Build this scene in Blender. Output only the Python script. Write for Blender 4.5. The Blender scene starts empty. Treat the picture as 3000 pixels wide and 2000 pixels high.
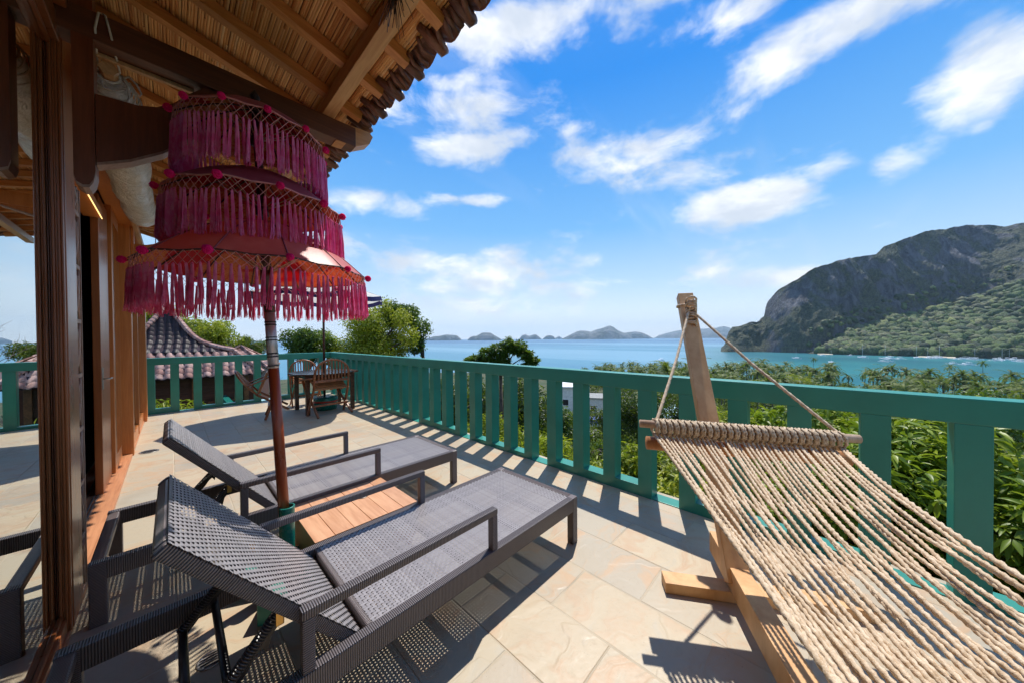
import bpy, bmesh, math, random
import numpy as np
from mathutils import Vector, Matrix, Euler, noise

PI = math.pi
R_ = math.radians
random.seed(7)
RNG = np.random.default_rng(11)
scene = bpy.context.scene
COL = scene.collection

# ------------------------------------------------------------------ camera
CAM_H = 1.35
F_PX = 944.655                      # focal length in pixels of a 3000 px wide frame
YAW, PITCH, ROLL = 0.759148, -0.010184, -0.00736323
_f = Vector((math.cos(YAW) * math.cos(PITCH), math.sin(YAW) * math.cos(PITCH), math.sin(PITCH)))
_r = Vector((math.sin(YAW), -math.cos(YAW), 0.0))
_u = _r.cross(_f)
_c, _s = math.cos(ROLL), math.sin(ROLL)
CR = _c * _r + _s * _u
CU = -_s * _r + _c * _u
cam_d = bpy.data.cameras.new('camera')
cam = bpy.data.objects.new('camera', cam_d)
COL.objects.link(cam)
M = Matrix((CR, CU, -_f)).transposed().to_4x4()
M.translation = Vector((0, 0, CAM_H))
cam.matrix_world = M
cam_d.sensor_width = 36.0
cam_d.lens = F_PX / 3000.0 * 36.0
cam_d.clip_start = 0.02
cam_d.clip_end = 60000.0
scene.camera = cam


def ray(u, v):
    """direction seen at pixel (u, v) of the 3000x2000 photograph, unit depth"""
    return _f + CR * ((u - 1500) / F_PX) + CU * (-(v - 1000) / F_PX)


def at_depth(u, v, d):
    q = ray(u, v) * d
    return Vector((q.x, q.y, q.z + CAM_H))


def at_z(u, v, z):
    q = ray(u, v)
    return q * ((z - CAM_H) / q.z) + Vector((0, 0, CAM_H))


# ------------------------------------------------------------------ exposure
vs = scene.view_settings
vs.view_transform = 'Standard'
vs.look = 'None'
vs.exposure = 0.32
vs.gamma = 1.0
vs.use_curve_mapping = False
scene.render.engine = 'CYCLES'
cy = scene.cycles
cy.max_bounces = 10
cy.diffuse_bounces = 8
cy.glossy_bounces = 4
cy.transmission_bounces = 6
cy.transparent_max_bounces = 24
cy.volume_bounces = 0
cy.sample_clamp_indirect = 6.0
cy.caustics_reflective = False
cy.caustics_refractive = False
cy.use_denoising = True

# ------------------------------------------------------------------ sun
SUN_VEC = Vector((0.51, 0.215, 1.0)).normalized()
sun_d = bpy.data.lights.new('sun', 'SUN')
sun_d.energy = 4.3
sun_d.angle = R_(0.53)
sun_d.color = (1.0, 0.95, 0.87)
sun = bpy.data.objects.new('sun', sun_d)
COL.objects.link(sun)
sun.rotation_euler = SUN_VEC.to_track_quat('Z', 'Y').to_euler()
sun.location = (20, 10, 40)


# ------------------------------------------------------------------ node helper
class NT:
    def __init__(self, tree):
        self.t = tree
        self.n = tree.nodes
        self.l = tree.links

    def add(self, kind, **kw):
        nd = self.n.new(kind)
        for k, v in kw.items():
            setattr(nd, k, v)
        return nd

    def link(self, a, b):
        self.l.new(a, b)

    def put(self, sock, val):
        if isinstance(val, bpy.types.NodeSocket):
            self.l.new(val, sock)
        elif val is not None:
            sock.default_value = val

    def math(self, op, a, b=None, c=None, clamp=False):
        nd = self.add('ShaderNodeMath', operation=op, use_clamp=clamp)
        self.put(nd.inputs[0], a)
        if b is not None:
            self.put(nd.inputs[1], b)
        if c is not None:
            self.put(nd.inputs[2], c)
        return nd.outputs[0]

    def vmath(self, op, a, b=None):
        nd = self.add('ShaderNodeVectorMath', operation=op)
        self.put(nd.inputs[0], a)
        if b is not None:
            self.put(nd.inputs[1], b)
        return nd.outputs[0]

    def mix(self, fac, a, b, blend='MIX'):
        nd = self.add('ShaderNodeMix', data_type='RGBA', blend_type=blend)
        self.put(nd.inputs[0], fac)
        self.put(nd.inputs[6], a if isinstance(a, bpy.types.NodeSocket) else (*a[:3], 1))
        self.put(nd.inputs[7], b if isinstance(b, bpy.types.NodeSocket) else (*b[:3], 1))
        return nd.outputs[2]

    def noise(self, vec, scale, detail=4, rough=0.55, dist=0.0):
        nd = self.add('ShaderNodeTexNoise')
        if vec is not None:
            self.put(nd.inputs['Vector'], vec)
        nd.inputs['Scale'].default_value = scale
        nd.inputs['Detail'].default_value = detail
        nd.inputs['Roughness'].default_value = rough
        nd.inputs['Distortion'].default_value = dist
        return nd.outputs['Fac']

    def ramp(self, fac, stops, interp='LINEAR'):
        nd = self.add('ShaderNodeValToRGB')
        cr = nd.color_ramp
        cr.interpolation = interp
        while len(cr.elements) < len(stops):
            cr.elements.new(0.5)
        for e, (p, c) in zip(cr.elements, stops):
            e.position = p
            e.color = (*c, 1) if not isinstance(c, float) else (c, c, c, 1)
        self.put(nd.inputs[0], fac)
        return nd.outputs[0]

    def coord(self, kind='Object', scale=None, rot=None):
        o = self.add('ShaderNodeTexCoord').outputs[kind]
        if scale or rot:
            m = self.add('ShaderNodeMapping')
            self.link(o, m.inputs[0])
            if scale:
                m.inputs['Scale'].default_value = scale
            if rot:
                m.inputs['Rotation'].default_value = rot
            o = m.outputs[0]
        return o

    def smooth(self, x, lo, hi):
        nd = self.add('ShaderNodeMapRange', interpolation_type='SMOOTHSTEP')
        self.put(nd.inputs[0], x)
        nd.inputs[1].default_value = lo
        nd.inputs[2].default_value = hi
        return nd.outputs[0]

    def bump(self, h, strength=0.3, dist=0.01):
        nd = self.add('ShaderNodeBump')
        nd.inputs['Strength'].default_value = strength
        nd.inputs['Distance'].default_value = dist
        self.link(h, nd.inputs['Height'])
        return nd.outputs[0]


MATS = {}


def new_mat(name):
    m = bpy.data.materials.new(name)
    m.use_nodes = True
    nt = NT(m.node_tree)
    bs = nt.n['Principled BSDF']
    MATS[name] = m
    return m, nt, bs


# ------------------------------------------------------------------ sky
world = bpy.data.worlds.new('World')
scene.world = world
world.use_nodes = True
wt = NT(world.node_tree)
bg = wt.n['Background']
sky = wt.add('ShaderNodeTexSky', sky_type='NISHITA')
sky.sun_disc = False
sky.sun_elevation = math.asin(SUN_VEC.z)
sky.sun_rotation = math.atan2(SUN_VEC.x, SUN_VEC.y)
sky.altitude = 40
sky.air_density = 1.0
sky.dust_density = 0.6
sky.ozone_density = 2.0
SKY_STRENGTH = 0.105
bg.inputs['Strength'].default_value = SKY_STRENGTH
dirv = wt.coord('Generated')
dirv = wt.vmath('NORMALIZE', dirv)
sep = wt.add('ShaderNodeSeparateXYZ')
wt.link(dirv, sep.inputs[0])
dx, dy, dz = sep.outputs
az = wt.math('ARCTAN2', dy, dx)
el = wt.math('ARCSINE', dz)
# noise on a flat cloud deck high above: perspective shrinks it to the horizon
zc = wt.math('ADD', wt.math('MAXIMUM', dz, 0.0), 0.30)
comb = wt.add('ShaderNodeCombineXYZ')
wt.link(wt.math('DIVIDE', dx, zc), comb.inputs[0])
wt.link(wt.math('DIVIDE', dy, zc), comb.inputs[1])
comb.inputs[2].default_value = 3.7
deck = comb.outputs[0]
dsc = wt.vmath('MULTIPLY', dirv, (1.0, 1.0, 2.1))
n1 = wt.noise(dsc, 4.6, 11, 0.60, 0.25)
n2 = wt.noise(deck, 0.55, 5, 0.5, 0.2)
streak_v = wt.add('ShaderNodeMapping')
wt.link(deck, streak_v.inputs[0])
streak_v.inputs['Scale'].default_value = (0.5, 1.9, 1)
streak_v.inputs['Rotation'].default_value = (0, 0, R_(35))
n3 = wt.noise(streak_v.outputs[0], 1.3, 8, 0.6, 0.6)
# cloud banks: centre (azimuth, elevation), half sizes, weight
CLOUDS = [  # pixels of the photograph turned into sky directions
    (1560, 70, 320, 95, 1.15), (1780, 10, 280, 70, 1.0),
    (2560, 30, 560, 130, 1.2), (2920, 160, 260, 150, 1.25), (2350, 150, 200, 100, 1.0), (2180, 30, 240, 80, 1.0),
    (1300, 340, 240, 95, 1.0), (1360, 430, 170, 70, 1.0), (1280, 250, 150, 50, .7), (1560, 400, 200, 70, .8),
    (1820, 430, 340, 80, .8), (2050, 500, 240, 70, .75),
    (2180, 595, 230, 62, 1.3), (2420, 505, 140, 50, .75), (2620, 490, 130, 75, .8), (2080, 640, 80, 30, .8),
    (1130, 600, 160, 50, .95), (1270, 590, 90, 32, .8), (1410, 587, 70, 26, .85),
    (1900, 610, 70, 45, .5), (2310, 355, 60, 30, .5), (2880, 370, 60, 30, .4), (2350, 810, 120, 40, .7),
    (1350, 790, 460, 80, .78), (1850, 830, 420, 60, .66), (1150, 900, 420, 50, .62), (1150, 740, 200, 60, .35),
]
total = None
for (cu, cv, hw, hh, wgt) in CLOUDS:
    d0 = ray(cu, cv).normalized()
    a0, e0 = math.atan2(d0.y, d0.x), math.asin(d0.z)
    da = ray(cu + hw, cv).normalized()
    db = ray(cu, cv - hh).normalized()
    wa = abs(math.atan2(da.y, da.x) - a0)
    we = abs(math.asin(db.z) - e0)
    ta = wt.math('DIVIDE', wt.math('SUBTRACT', az, a0), wa)
    te = wt.math('DIVIDE', wt.math('SUBTRACT', el, e0), we)
    r2 = wt.math('ADD', wt.math('MULTIPLY', ta, ta), wt.math('MULTIPLY', te, te))
    g = wt.math('MULTIPLY', wt.math('POWER', 2.718, wt.math('MULTIPLY', r2, -0.8)), wgt)
    total = g if total is None else wt.math('MAXIMUM', total, g)
# elsewhere in the sky, scattered clouds from the same noise
away = wt.math('MAXIMUM', wt.smooth(wt.math('ABSOLUTE', wt.math('SUBTRACT', az, YAW)), 1.05, 1.5), wt.smooth(el, R_(47), R_(62)))
total = wt.math('MAXIMUM', total, wt.math('MULTIPLY', wt.math('MULTIPLY', away, n2), 1.05))
dens = wt.math('ADD', wt.math('MULTIPLY', total, 0.74), wt.math('MULTIPLY', wt.math('SUBTRACT', n1, 0.5), 1.9))
dens = wt.math('ADD', dens, wt.math('MULTIPLY', wt.math('SUBTRACT', n3, 0.5), 0.5))
dens = wt.smooth(dens, 0.24, 0.78)
wisp = wt.math('MULTIPLY', wt.smooth(n3, 0.52, 0.8), 0.22)
dens = wt.math('MAXIMUM', dens, wisp)
low = wt.smooth(el, R_(24), R_(-1))            # pale air towards the horizon
blue = wt.add('ShaderNodeHueSaturation')
blue.inputs['Saturation'].default_value = 1.32
blue.inputs['Value'].default_value = 1.12
wt.link(sky.outputs[0], blue.inputs['Color'])
k = 1.0 / SKY_STRENGTH / 2 ** 0.32
grad = wt.ramp(wt.math('DIVIDE', wt.math('MAXIMUM', el, 0.0), PI / 2), [(0.0, (1.0, 1.08, 1.16)), (0.05, (0.86, 1.0, 1.14)), (0.10, (0.58, 0.82, 1.08)), (0.20, (0.22, 0.56, 1.02)), (0.42, (0.010, 0.29, 0.93)), (1.0, (0.010, 0.22, 0.80))])
base = wt.mix(0.90, blue.outputs[0], wt.vmath('MULTIPLY', grad, (k, k, k)))
shade = wt.noise(wt.vmath('ADD', dsc, (0.0, 0.0, 0.05)), 6.0, 6, 0.55)
ccol = wt.mix(wt.smooth(shade, 0.35, 0.7), (0.76 * k, 0.83 * k, 0.93 * k), (1.25 * k, 1.25 * k, 1.25 * k))
out = wt.mix(wt.math('MULTIPLY', dens, 0.94), base, ccol)
wt.link(out, bg.inputs['Color'])


# ------------------------------------------------------------------ mesh builder
class MB:
    def __init__(self):
        self.v = []
        self.f = []
        self.smooth = False

    def add(self, verts, faces):
        b = len(self.v)
        self.v.extend([tuple(p) for p in verts])
        self.f.extend([tuple(i + b for i in f) for f in faces])
        return self

    def box(self, x0, x1, y0, y1, z0, z1, bev=0.0, mat=None):
        if bev <= 0:
            vv = [(x0, y0, z0), (x1, y0, z0), (x1, y1, z0), (x0, y1, z0), (x0, y0, z1), (x1, y0, z1), (x1, y1, z1), (x0, y1, z1)]
            ff = [(0, 3, 2, 1), (4, 5, 6, 7), (0, 1, 5, 4), (1, 2, 6, 5), (2, 3, 7, 6), (3, 0, 4, 7)]
        else:
            bm = bmesh.new()
            bmesh.ops.create_cube(bm, size=1)
            bmesh.ops.scale(bm, vec=(x1 - x0, y1 - y0, z1 - z0), verts=bm.verts)
            bmesh.ops.translate(bm, vec=((x0 + x1) / 2, (y0 + y1) / 2, (z0 + z1) / 2), verts=bm.verts)
            bmesh.ops.bevel(bm, geom=list(bm.edges), offset=bev, segments=2, affect='EDGES', profile=0.6)
            bm.verts.ensure_lookup_table()
            vv = [v.co.copy() for v in bm.verts]
            ff = [[v.index for v in f.verts] for f in bm.faces]
            bm.free()
        if mat is not None:
            vv = [mat @ Vector(p) for p in vv]
        return self.add(vv, ff)

    def beam(self, p0, p1, w, h, up=(0, 0, 1), bev=0.0, roll=0.0):
        p0, p1 = Vector(p0), Vector(p1)
        d = p1 - p0
        L = d.length
        zax = d.normalized()
        up = Vector(up)
        if abs(zax.dot(up)) > 0.99:
            up = Vector((1, 0, 0))
        xax = zax.cross(up).normalized()
        yax = xax.cross(zax)
        m = Matrix((xax, yax, zax)).transposed().to_4x4()
        m.translation = p0
        if roll:
            m = m @ Matrix.Rotation(roll, 4, 'Z')
        return self.box(-w / 2, w / 2, -h / 2, h / 2, 0, L, bev, m)

    def tube(self, pts, r, n=8, cap=True):
        pts = [Vector(p) for p in pts]
        k = len(pts)
        rs = r if isinstance(r, (list, tuple)) else [r] * k
        t = (pts[1] - pts[0]).normalized()
        ref = Vector((0, 0, 1)) if abs(t.z) < 0.9 else Vector((1, 0, 0))
        a = t.cross(ref).normalized()
        vv = []
        for i, p in enumerate(pts):
            t = (pts[min(i + 1, k - 1)] - pts[max(i - 1, 0)]).normalized()
            a = (a - t * a.dot(t)).normalized()
            b = t.cross(a)
            for j in range(n):
                w = 2 * PI * j / n
                vv.append(p + (a * math.cos(w) + b * math.sin(w)) * rs[i])
        ff = []
        for i in range(k - 1):
            for j in range(n):
                ff.append((i * n + j, i * n + (j + 1) % n, (i + 1) * n + (j + 1) % n, (i + 1) * n + j))
        if cap:
            ff.append(tuple(range(n - 1, -1, -1)))
            ff.append(tuple((k - 1) * n + j for j in range(n)))
        return self.add(vv, ff)

    def prism(self, poly, axis, a, b, mat=None):
        """polygon (2-D) pushed from a to b along an axis"""
        n = len(poly)

        def P(p, t):
            if axis == 'x':
                return (t, p[0], p[1])
            if axis == 'y':
                return (p[0], t, p[1])
            return (p[0], p[1], t)
        vv = [P(p, a) for p in poly] + [P(p, b) for p in poly]
        if mat is not None:
            vv = [mat @ Vector(p) for p in vv]
        ff = [tuple(range(n)), tuple(range(2 * n - 1, n - 1, -1))]
        ff += [(i, n + i, n + (i + 1) % n, (i + 1) % n) for i in range(n)]
        return self.add(vv, ff)

    def lathe(self, prof, n=16, c=(0, 0, 0), cap=True):
        vv = []
        for (r, z) in prof:
            for j in range(n):
                w = 2 * PI * j / n
                vv.append((c[0] + r * math.cos(w), c[1] + r * math.sin(w), c[2] + z))
        ff = []
        for i in range(len(prof) - 1):
            for j in range(n):
                ff.append((i * n + j, i * n + (j + 1) % n, (i + 1) * n + (j + 1) % n, (i + 1) * n + j))
        if cap:
            ff.append(tuple(range(n - 1, -1, -1)))
            ff.append(tuple((len(prof) - 1) * n + j for j in range(n)))
        return self.add(vv, ff)

    def mesh(self, name, mat=None, smooth=False, fix=True):
        me = bpy.data.meshes.new(name)
        me.from_pydata(self.v, [], self.f)
        if fix:
            bm = bmesh.new()
            bm.from_mesh(me)
            bmesh.ops.recalc_face_normals(bm, faces=bm.faces)
            bm.to_mesh(me)
            bm.free()
        if smooth:
            me.polygons.foreach_set('use_smooth', [True] * len(me.polygons))
        if mat is not None:
            me.materials.append(MATS[mat] if isinstance(mat, str) else mat)
        me.update()
        return me

    def build(self, name, mat, parent=None, smooth=False, loc=None, fix=True, **props):
        me = self.mesh(name, mat, smooth, fix)
        return link(name, me, parent, loc, **props)


def link(name, me, parent=None, loc=None, rot=None, scale=None, **props):
    o = bpy.data.objects.new(name, me)
    COL.objects.link(o)
    if parent is not None:
        o.parent = parent
    if loc is not None:
        o.location = loc
    if rot is not None:
        o.rotation_euler = rot
    if scale is not None:
        o.scale = scale if hasattr(scale, '__len__') else (scale,) * 3
    for k_, v_ in props.items():
        o[k_] = v_
    return o


def smooth_by_angle(o, ang=35):
    me = o.data
    bm = bmesh.new()
    bm.from_mesh(me)
    for f in bm.faces:
        f.smooth = True
    for e in bm.edges:
        if len(e.link_faces) == 2 and e.calc_face_angle(0) > R_(ang):
            e.smooth = False
    bm.to_mesh(me)
    bm.free()


def thing(name, label, cat, loc=(0, 0, 0), rz=0.0, group=None):
    o = bpy.data.objects.new(name, None)
    o.empty_display_size = 0.1
    COL.objects.link(o)
    o.location = loc
    o.rotation_euler = (0, 0, rz)
    o['label'] = label
    o['category'] = cat
    if group:
        o['group'] = group
    return o


def tag(o, label, cat, group=None):
    o['label'] = label
    o['category'] = cat
    if group:
        o['group'] = group
    return o


def copy_tree(root, parent=None):
    c = root.copy()
    COL.objects.link(c)
    if parent is not None:
        c.parent = parent
    for ch in KIDS.get(root.name, list(root.children)):
        copy_tree(ch, c)
    return c


KIDS = {}


def np_mesh(name, verts, faces, mat, smooth=False):
    """fast mesh from numpy arrays; faces (n, k) with k the same for all"""
    me = bpy.data.meshes.new(name)
    nf, kk = faces.shape
    me.vertices.add(len(verts))
    me.vertices.foreach_set('co', verts.astype(np.float32).ravel())
    me.loops.add(nf * kk)
    me.loops.foreach_set('vertex_index', faces.astype(np.int32).ravel())
    me.polygons.add(nf)
    me.polygons.foreach_set('loop_start', np.arange(0, nf * kk, kk, dtype=np.int32))
    me.polygons.foreach_set('loop_total', np.full(nf, kk, dtype=np.int32))
    if smooth:
        me.polygons.foreach_set('use_smooth', np.ones(nf, dtype=bool))
    me.update(calc_edges=True)
    me.validate()
    if mat is not None:
        me.materials.append(MATS[mat] if isinstance(mat, str) else mat)
    return me
# ------------------------------------------------------------------ materials
def wood(name, dark, light, grain=(40, 40, 2.2), rough=0.38, knots=0.0, bump=0.15, spec=0.5, vary=0.18, coord='Object'):
    m, nt, bs = new_mat(name)
    c = nt.coord(coord)
    oi = nt.add('ShaderNodeObjectInfo')
    off = nt.vmath('ADD', c, nt.vmath('MULTIPLY', oi.outputs['Random'], (3.1, 7.7, 5.3)))
    mp = nt.add('ShaderNodeMapping')
    nt.link(off, mp.inputs[0])
    mp.inputs['Scale'].default_value = grain
    g = nt.noise(mp.outputs[0], 1.0, 7, 0.62, 0.6)
    big = nt.noise(off, 2.3, 3, 0.5)
    fine = nt.noise(mp.outputs[0], 4.0, 3, 0.6)
    t = nt.math('ADD', nt.math('MULTIPLY', g, 0.7), nt.math('MULTIPLY', fine, 0.3))
    col = nt.mix(nt.smooth(t, 0.32, 0.68), dark, light)
    col = nt.mix(nt.math('MULTIPLY', nt.smooth(big, 0.5, 0.75), 0.35), col, dark)
    hs = nt.add('ShaderNodeHueSaturation')
    nt.link(col, hs.inputs['Color'])
    nt.link(nt.math('ADD', 1.0 - vary / 2, nt.math('MULTIPLY', oi.outputs['Random'], vary)), hs.inputs['Value'])
    nt.link(hs.outputs[0], bs.inputs['Base Color'])
    nt.link(nt.math('ADD', rough - 0.08, nt.math('MULTIPLY', g, 0.2)), bs.inputs['Roughness'])
    bs.inputs['Specular IOR Level'].default_value = spec
    nt.link(nt.bump(t, bump, 0.004), bs.inputs['Normal'])
    return m


wood('dark_wood', (0.12, 0.028, 0.008), (0.20, 0.052, 0.015), (30, 30, 2.0), 0.30)
wood('frame_wood', (0.25, 0.075, 0.022), (0.36, 0.120, 0.038), (22, 22, 1.2), 0.28)
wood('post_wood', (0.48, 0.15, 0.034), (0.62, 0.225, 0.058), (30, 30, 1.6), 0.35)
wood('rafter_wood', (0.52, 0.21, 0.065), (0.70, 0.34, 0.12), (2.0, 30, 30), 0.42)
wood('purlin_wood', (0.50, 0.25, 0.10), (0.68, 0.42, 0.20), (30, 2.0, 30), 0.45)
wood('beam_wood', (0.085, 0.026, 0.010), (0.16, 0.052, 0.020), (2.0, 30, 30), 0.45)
wood('sill_wood', (0.38, 0.15, 0.065), (0.56, 0.25, 0.115), (30, 1.8, 30), 0.5)
wood('pine', (0.48, 0.24, 0.085), (0.68, 0.41, 0.19), (26, 26, 26), 0.5, vary=0.06)
wood('stand_wood', (0.56, 0.28, 0.10), (0.74, 0.44, 0.20), (7, 7, 2.0), 0.5, vary=0.05)
wood('bar_wood', (0.42, 0.27, 0.16), (0.62, 0.44, 0.30), (30, 30, 3), 0.5)
wood('log_wood', (0.45, 0.17, 0.05), (0.62, 0.30, 0.11), (30, 30, 3), 0.5)
wood('board_wood', (0.52, 0.245, 0.115), (0.68, 0.37, 0.20), (22, 2.2, 22), 0.42, vary=0.16)
wood('teak', (0.17, 0.052, 0.020), (0.36, 0.13, 0.05), (8, 8, 8), 0.35)
wood('teak_light', (0.30, 0.11, 0.035), (0.46, 0.19, 0.07), (8, 8, 8), 0.4)
wood('table_wood', (0.05, 0.02, 0.012), (0.11, 0.045, 0.025), (5, 20, 20), 0.22)
wood('wall_wood', (0.06, 0.018, 0.009), (0.13, 0.042, 0.02), (3, 3, 30), 0.55)
wood('pole_red', (0.24, 0.040, 0.010), (0.34, 0.062, 0.016), (9, 9, 2), 0.27, vary=0.0)
wood('pole_dark', (0.04, 0.012, 0.008), (0.08, 0.022, 0.015), (9, 9, 2), 0.3)
wood('carved_wood', (0.30, 0.18, 0.13), (0.45, 0.30, 0.23), (20, 20, 5), 0.55)


def paint(name, col, rough=0.35, dirt=0.12, bump=0.06, col2=None, sc=3.0):
    m, nt, bs = new_mat(name)
    c = nt.coord('Object')
    n = nt.noise(c, sc, 6, 0.6, 0.3)
    f = nt.noise(c, sc * 14, 4, 0.6)
    dk = col2 or tuple(x * (1 - dirt * 2.2) for x in col)
    cc = nt.mix(nt.smooth(n, 0.35, 0.75), col, dk)
    cc = nt.mix(nt.math('MULTIPLY', nt.smooth(f, 0.6, 0.75), dirt), cc, tuple(x * 0.5 for x in col))
    nt.link(cc, bs.inputs['Base Color'])
    nt.link(nt.math('ADD', rough - 0.06, nt.math('MULTIPLY', f, 0.16)), bs.inputs['Roughness'])
    nt.link(nt.bump(nt.math('ADD', n, nt.math('MULTIPLY', f, 0.4)), bump, 0.01), bs.inputs['Normal'])
    return m


paint('teal', (0.030, 0.265, 0.205), 0.33, 0.08, 0.12)
paint('teal_pot', (0.012, 0.18, 0.135), 0.25, 0.08, 0.05)
paint('teal_block', (0.03, 0.24, 0.18), 0.4, 0.12, 0.1)
paint('white_wall', (0.74, 0.74, 0.72), 0.7, 0.1)
paint('pale_blue_roof', (0.42, 0.62, 0.66), 0.6, 0.1)
paint('white_paint', (0.82, 0.83, 0.84), 0.35, 0.03, 0.02)
paint('blue_tarp', (0.03, 0.06, 0.32), 0.4, 0.1)
paint('red_band', (0.5, 0.03, 0.015), 0.4, 0.05)
paint('black_metal', (0.018, 0.013, 0.014), 0.38, 0.1, 0.05, sc=12)
paint('brass', (0.55, 0.33, 0.10), 0.28, 0.1, 0.02)
MATS['brass'].node_tree.nodes['Principled BSDF'].inputs['Metallic'].default_value = 0.9
paint('silver_band', (0.55, 0.53, 0.55), 0.3, 0.12, 0.1, sc=20)
MATS['silver_band'].node_tree.nodes['Principled BSDF'].inputs['Metallic'].default_value = 0.55
paint('steel', (0.42, 0.38, 0.33), 0.35, 0.2, 0.1, sc=20)
MATS['steel'].node_tree.nodes['Principled BSDF'].inputs['Metallic'].default_value = 0.7
paint('concrete', (0.34, 0.34, 0.32), 0.85, 0.25, 0.2)
paint('road', (0.22, 0.22, 0.22), 0.85, 0.15, 0.2)
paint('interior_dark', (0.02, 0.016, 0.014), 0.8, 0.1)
paint('grout', (0.50, 0.42, 0.305), 0.75, 0.12, 0.2)
paint('rope_white', (0.70, 0.66, 0.58), 0.7, 0.12)
paint('bark', (0.10, 0.075, 0.055), 0.85, 0.3, 0.6, sc=12)
paint('palm_bark', (0.16, 0.14, 0.12), 0.85, 0.3, 0.4, sc=6)
paint('dry_twig', (0.22, 0.18, 0.17), 0.8, 0.2)
paint('fish_rock', (0.12, 0.10, 0.085), 0.8, 0.3, sc=0.1)

# paving stone: sandstone slabs, each with a look of its own
m, nt, bs = new_mat('paving')
c = nt.coord('Object')
oi = nt.add('ShaderNodeObjectInfo')
off = nt.vmath('ADD', c, nt.vmath('MULTIPLY', nt.vmath('ADD', oi.outputs['Random'], (0.1, 0.2, 0.3)), (57.0, 31.0, 43.0)))
warp = nt.add('ShaderNodeTexNoise')
nt.link(off, warp.inputs['Vector'])
warp.inputs['Scale'].default_value = 2.0
warp.inputs['Detail'].default_value = 3
wv = nt.vmath('ADD', off, nt.vmath('MULTIPLY', warp.outputs['Color'], (0.9, 0.9, 0.4)))
mp = nt.add('ShaderNodeMapping')
nt.link(wv, mp.inputs[0])
mp.inputs['Scale'].default_value = (2.2, 5.2, 1)
band = nt.noise(mp.outputs[0], 0.9, 7, 0.62, 1.1)
blot = nt.noise(off, 3.2, 5, 0.6, 0.7)
speck = nt.noise(off, 42, 4, 0.7)
pit = nt.noise(off, 95, 2, 0.7)
hue = oi.outputs['Random']
basec = nt.ramp(hue, [(0.0, (0.50, 0.405, 0.275)), (0.3, (0.45, 0.385, 0.28)), (0.55, (0.53, 0.43, 0.29)), (0.78, (0.41, 0.36, 0.28)), (1.0, (0.49, 0.375, 0.25))])
warm = nt.mix(nt.smooth(band, 0.46, 0.66), basec, (0.50, 0.345, 0.215))
warm = nt.mix(nt.math('MULTIPLY', nt.smooth(blot, 0.56, 0.74), 0.6), warm, (0.46, 0.27, 0.155))
warm = nt.mix(nt.math('MULTIPLY', nt.smooth(band, 0.44, 0.30), 0.6), warm, (0.44, 0.40, 0.32))
warm = nt.mix(nt.math('MULTIPLY', nt.smooth(speck, 0.58, 0.72), 0.22), warm, (0.33, 0.27, 0.20))
warm = nt.mix(nt.math('MULTIPLY', nt.smooth(pit, 0.70, 0.76), 0.55), warm, (0.16, 0.13, 0.10))
vn = nt.noise(wv, 1.15, 3, 0.45, 0.8)
vein = nt.math('SUBTRACT', 1.0, nt.smooth(nt.math('ABSOLUTE', nt.math('SUBTRACT', vn, 0.5)), 0.0, 0.010))
vein = nt.math('MULTIPLY', vein, nt.smooth(blot, 0.50, 0.66))
warm = nt.mix(nt.math('MULTIPLY', vein, 0.28), warm, (0.24, 0.17, 0.11))
stain = nt.noise(nt.coord('Generated'), 3.0, 4, 0.6, 1.5)
gpos = nt.add('ShaderNodeNewGeometry').outputs['Position']
dirt = nt.noise(gpos, 1.6, 6, 0.65, 0.6)
warm = nt.mix(nt.math('MULTIPLY', nt.smooth(dirt, 0.50, 0.72), 0.30), warm, (0.27, 0.215, 0.15))
step = nt.smooth(vn, 0.49, 0.51)
nt.link(warm, bs.inputs['Base Color'])
nt.link(nt.math('ADD', 0.34, nt.math('MULTIPLY', speck, 0.3)), bs.inputs['Roughness'])
bs.inputs['Specular IOR Level'].default_value = 0.45
h = nt.math('ADD', nt.math('ADD', nt.math('MULTIPLY', band, 1.0), nt.math('MULTIPLY', step, 0.35)), nt.math('ADD', nt.math('MULTIPLY', blot, 0.5), nt.math('MULTIPLY', speck, 0.12)))
nt.link(nt.bump(h, 0.35, 0.012), bs.inputs['Normal'])

# woven synthetic rattan strands
def rattan(name, dark, light, stripes=None, rough=0.36):
    m, nt, bs = new_mat(name)
    c = nt.coord('Object')
    g = nt.add('ShaderNodeNewGeometry')
    ri = g.outputs['Random Per Island']
    n = nt.noise(c, 60, 3, 0.6)
    col = nt.mix(nt.math('ADD', nt.math('MULTIPLY', ri, 0.6), nt.math('MULTIPLY', n, 0.4)), dark, light)
    if stripes:
        mp = nt.add('ShaderNodeMapping')
        nt.link(c, mp.inputs[0])
        mp.inputs['Scale'].default_value = stripes
        sp = nt.add('ShaderNodeSeparateXYZ')
        nt.link(mp.outputs[0], sp.inputs[0])
        hsum = nt.math('ADD', nt.math('ADD', nt.math('ABSOLUTE', nt.math('SINE', sp.outputs[0])), nt.math('ABSOLUTE', nt.math('SINE', sp.outputs[1]))), nt.math('ABSOLUTE', nt.math('SINE', sp.outputs[2])))
        hn = nt.math('MULTIPLY', hsum, 0.5, clamp=True)
        col = nt.mix(nt.smooth(hn, 0.0, 0.5), tuple(x * 0.22 for x in dark), col)
        nt.link(nt.bump(hn, 0.9, 0.006), bs.inputs['Normal'])
    nt.link(col, bs.inputs['Base Color'])
    bs.inputs['Roughness'].default_value = rough
    bs.inputs['Specular IOR Level'].default_value = 0.55
    return m


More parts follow.
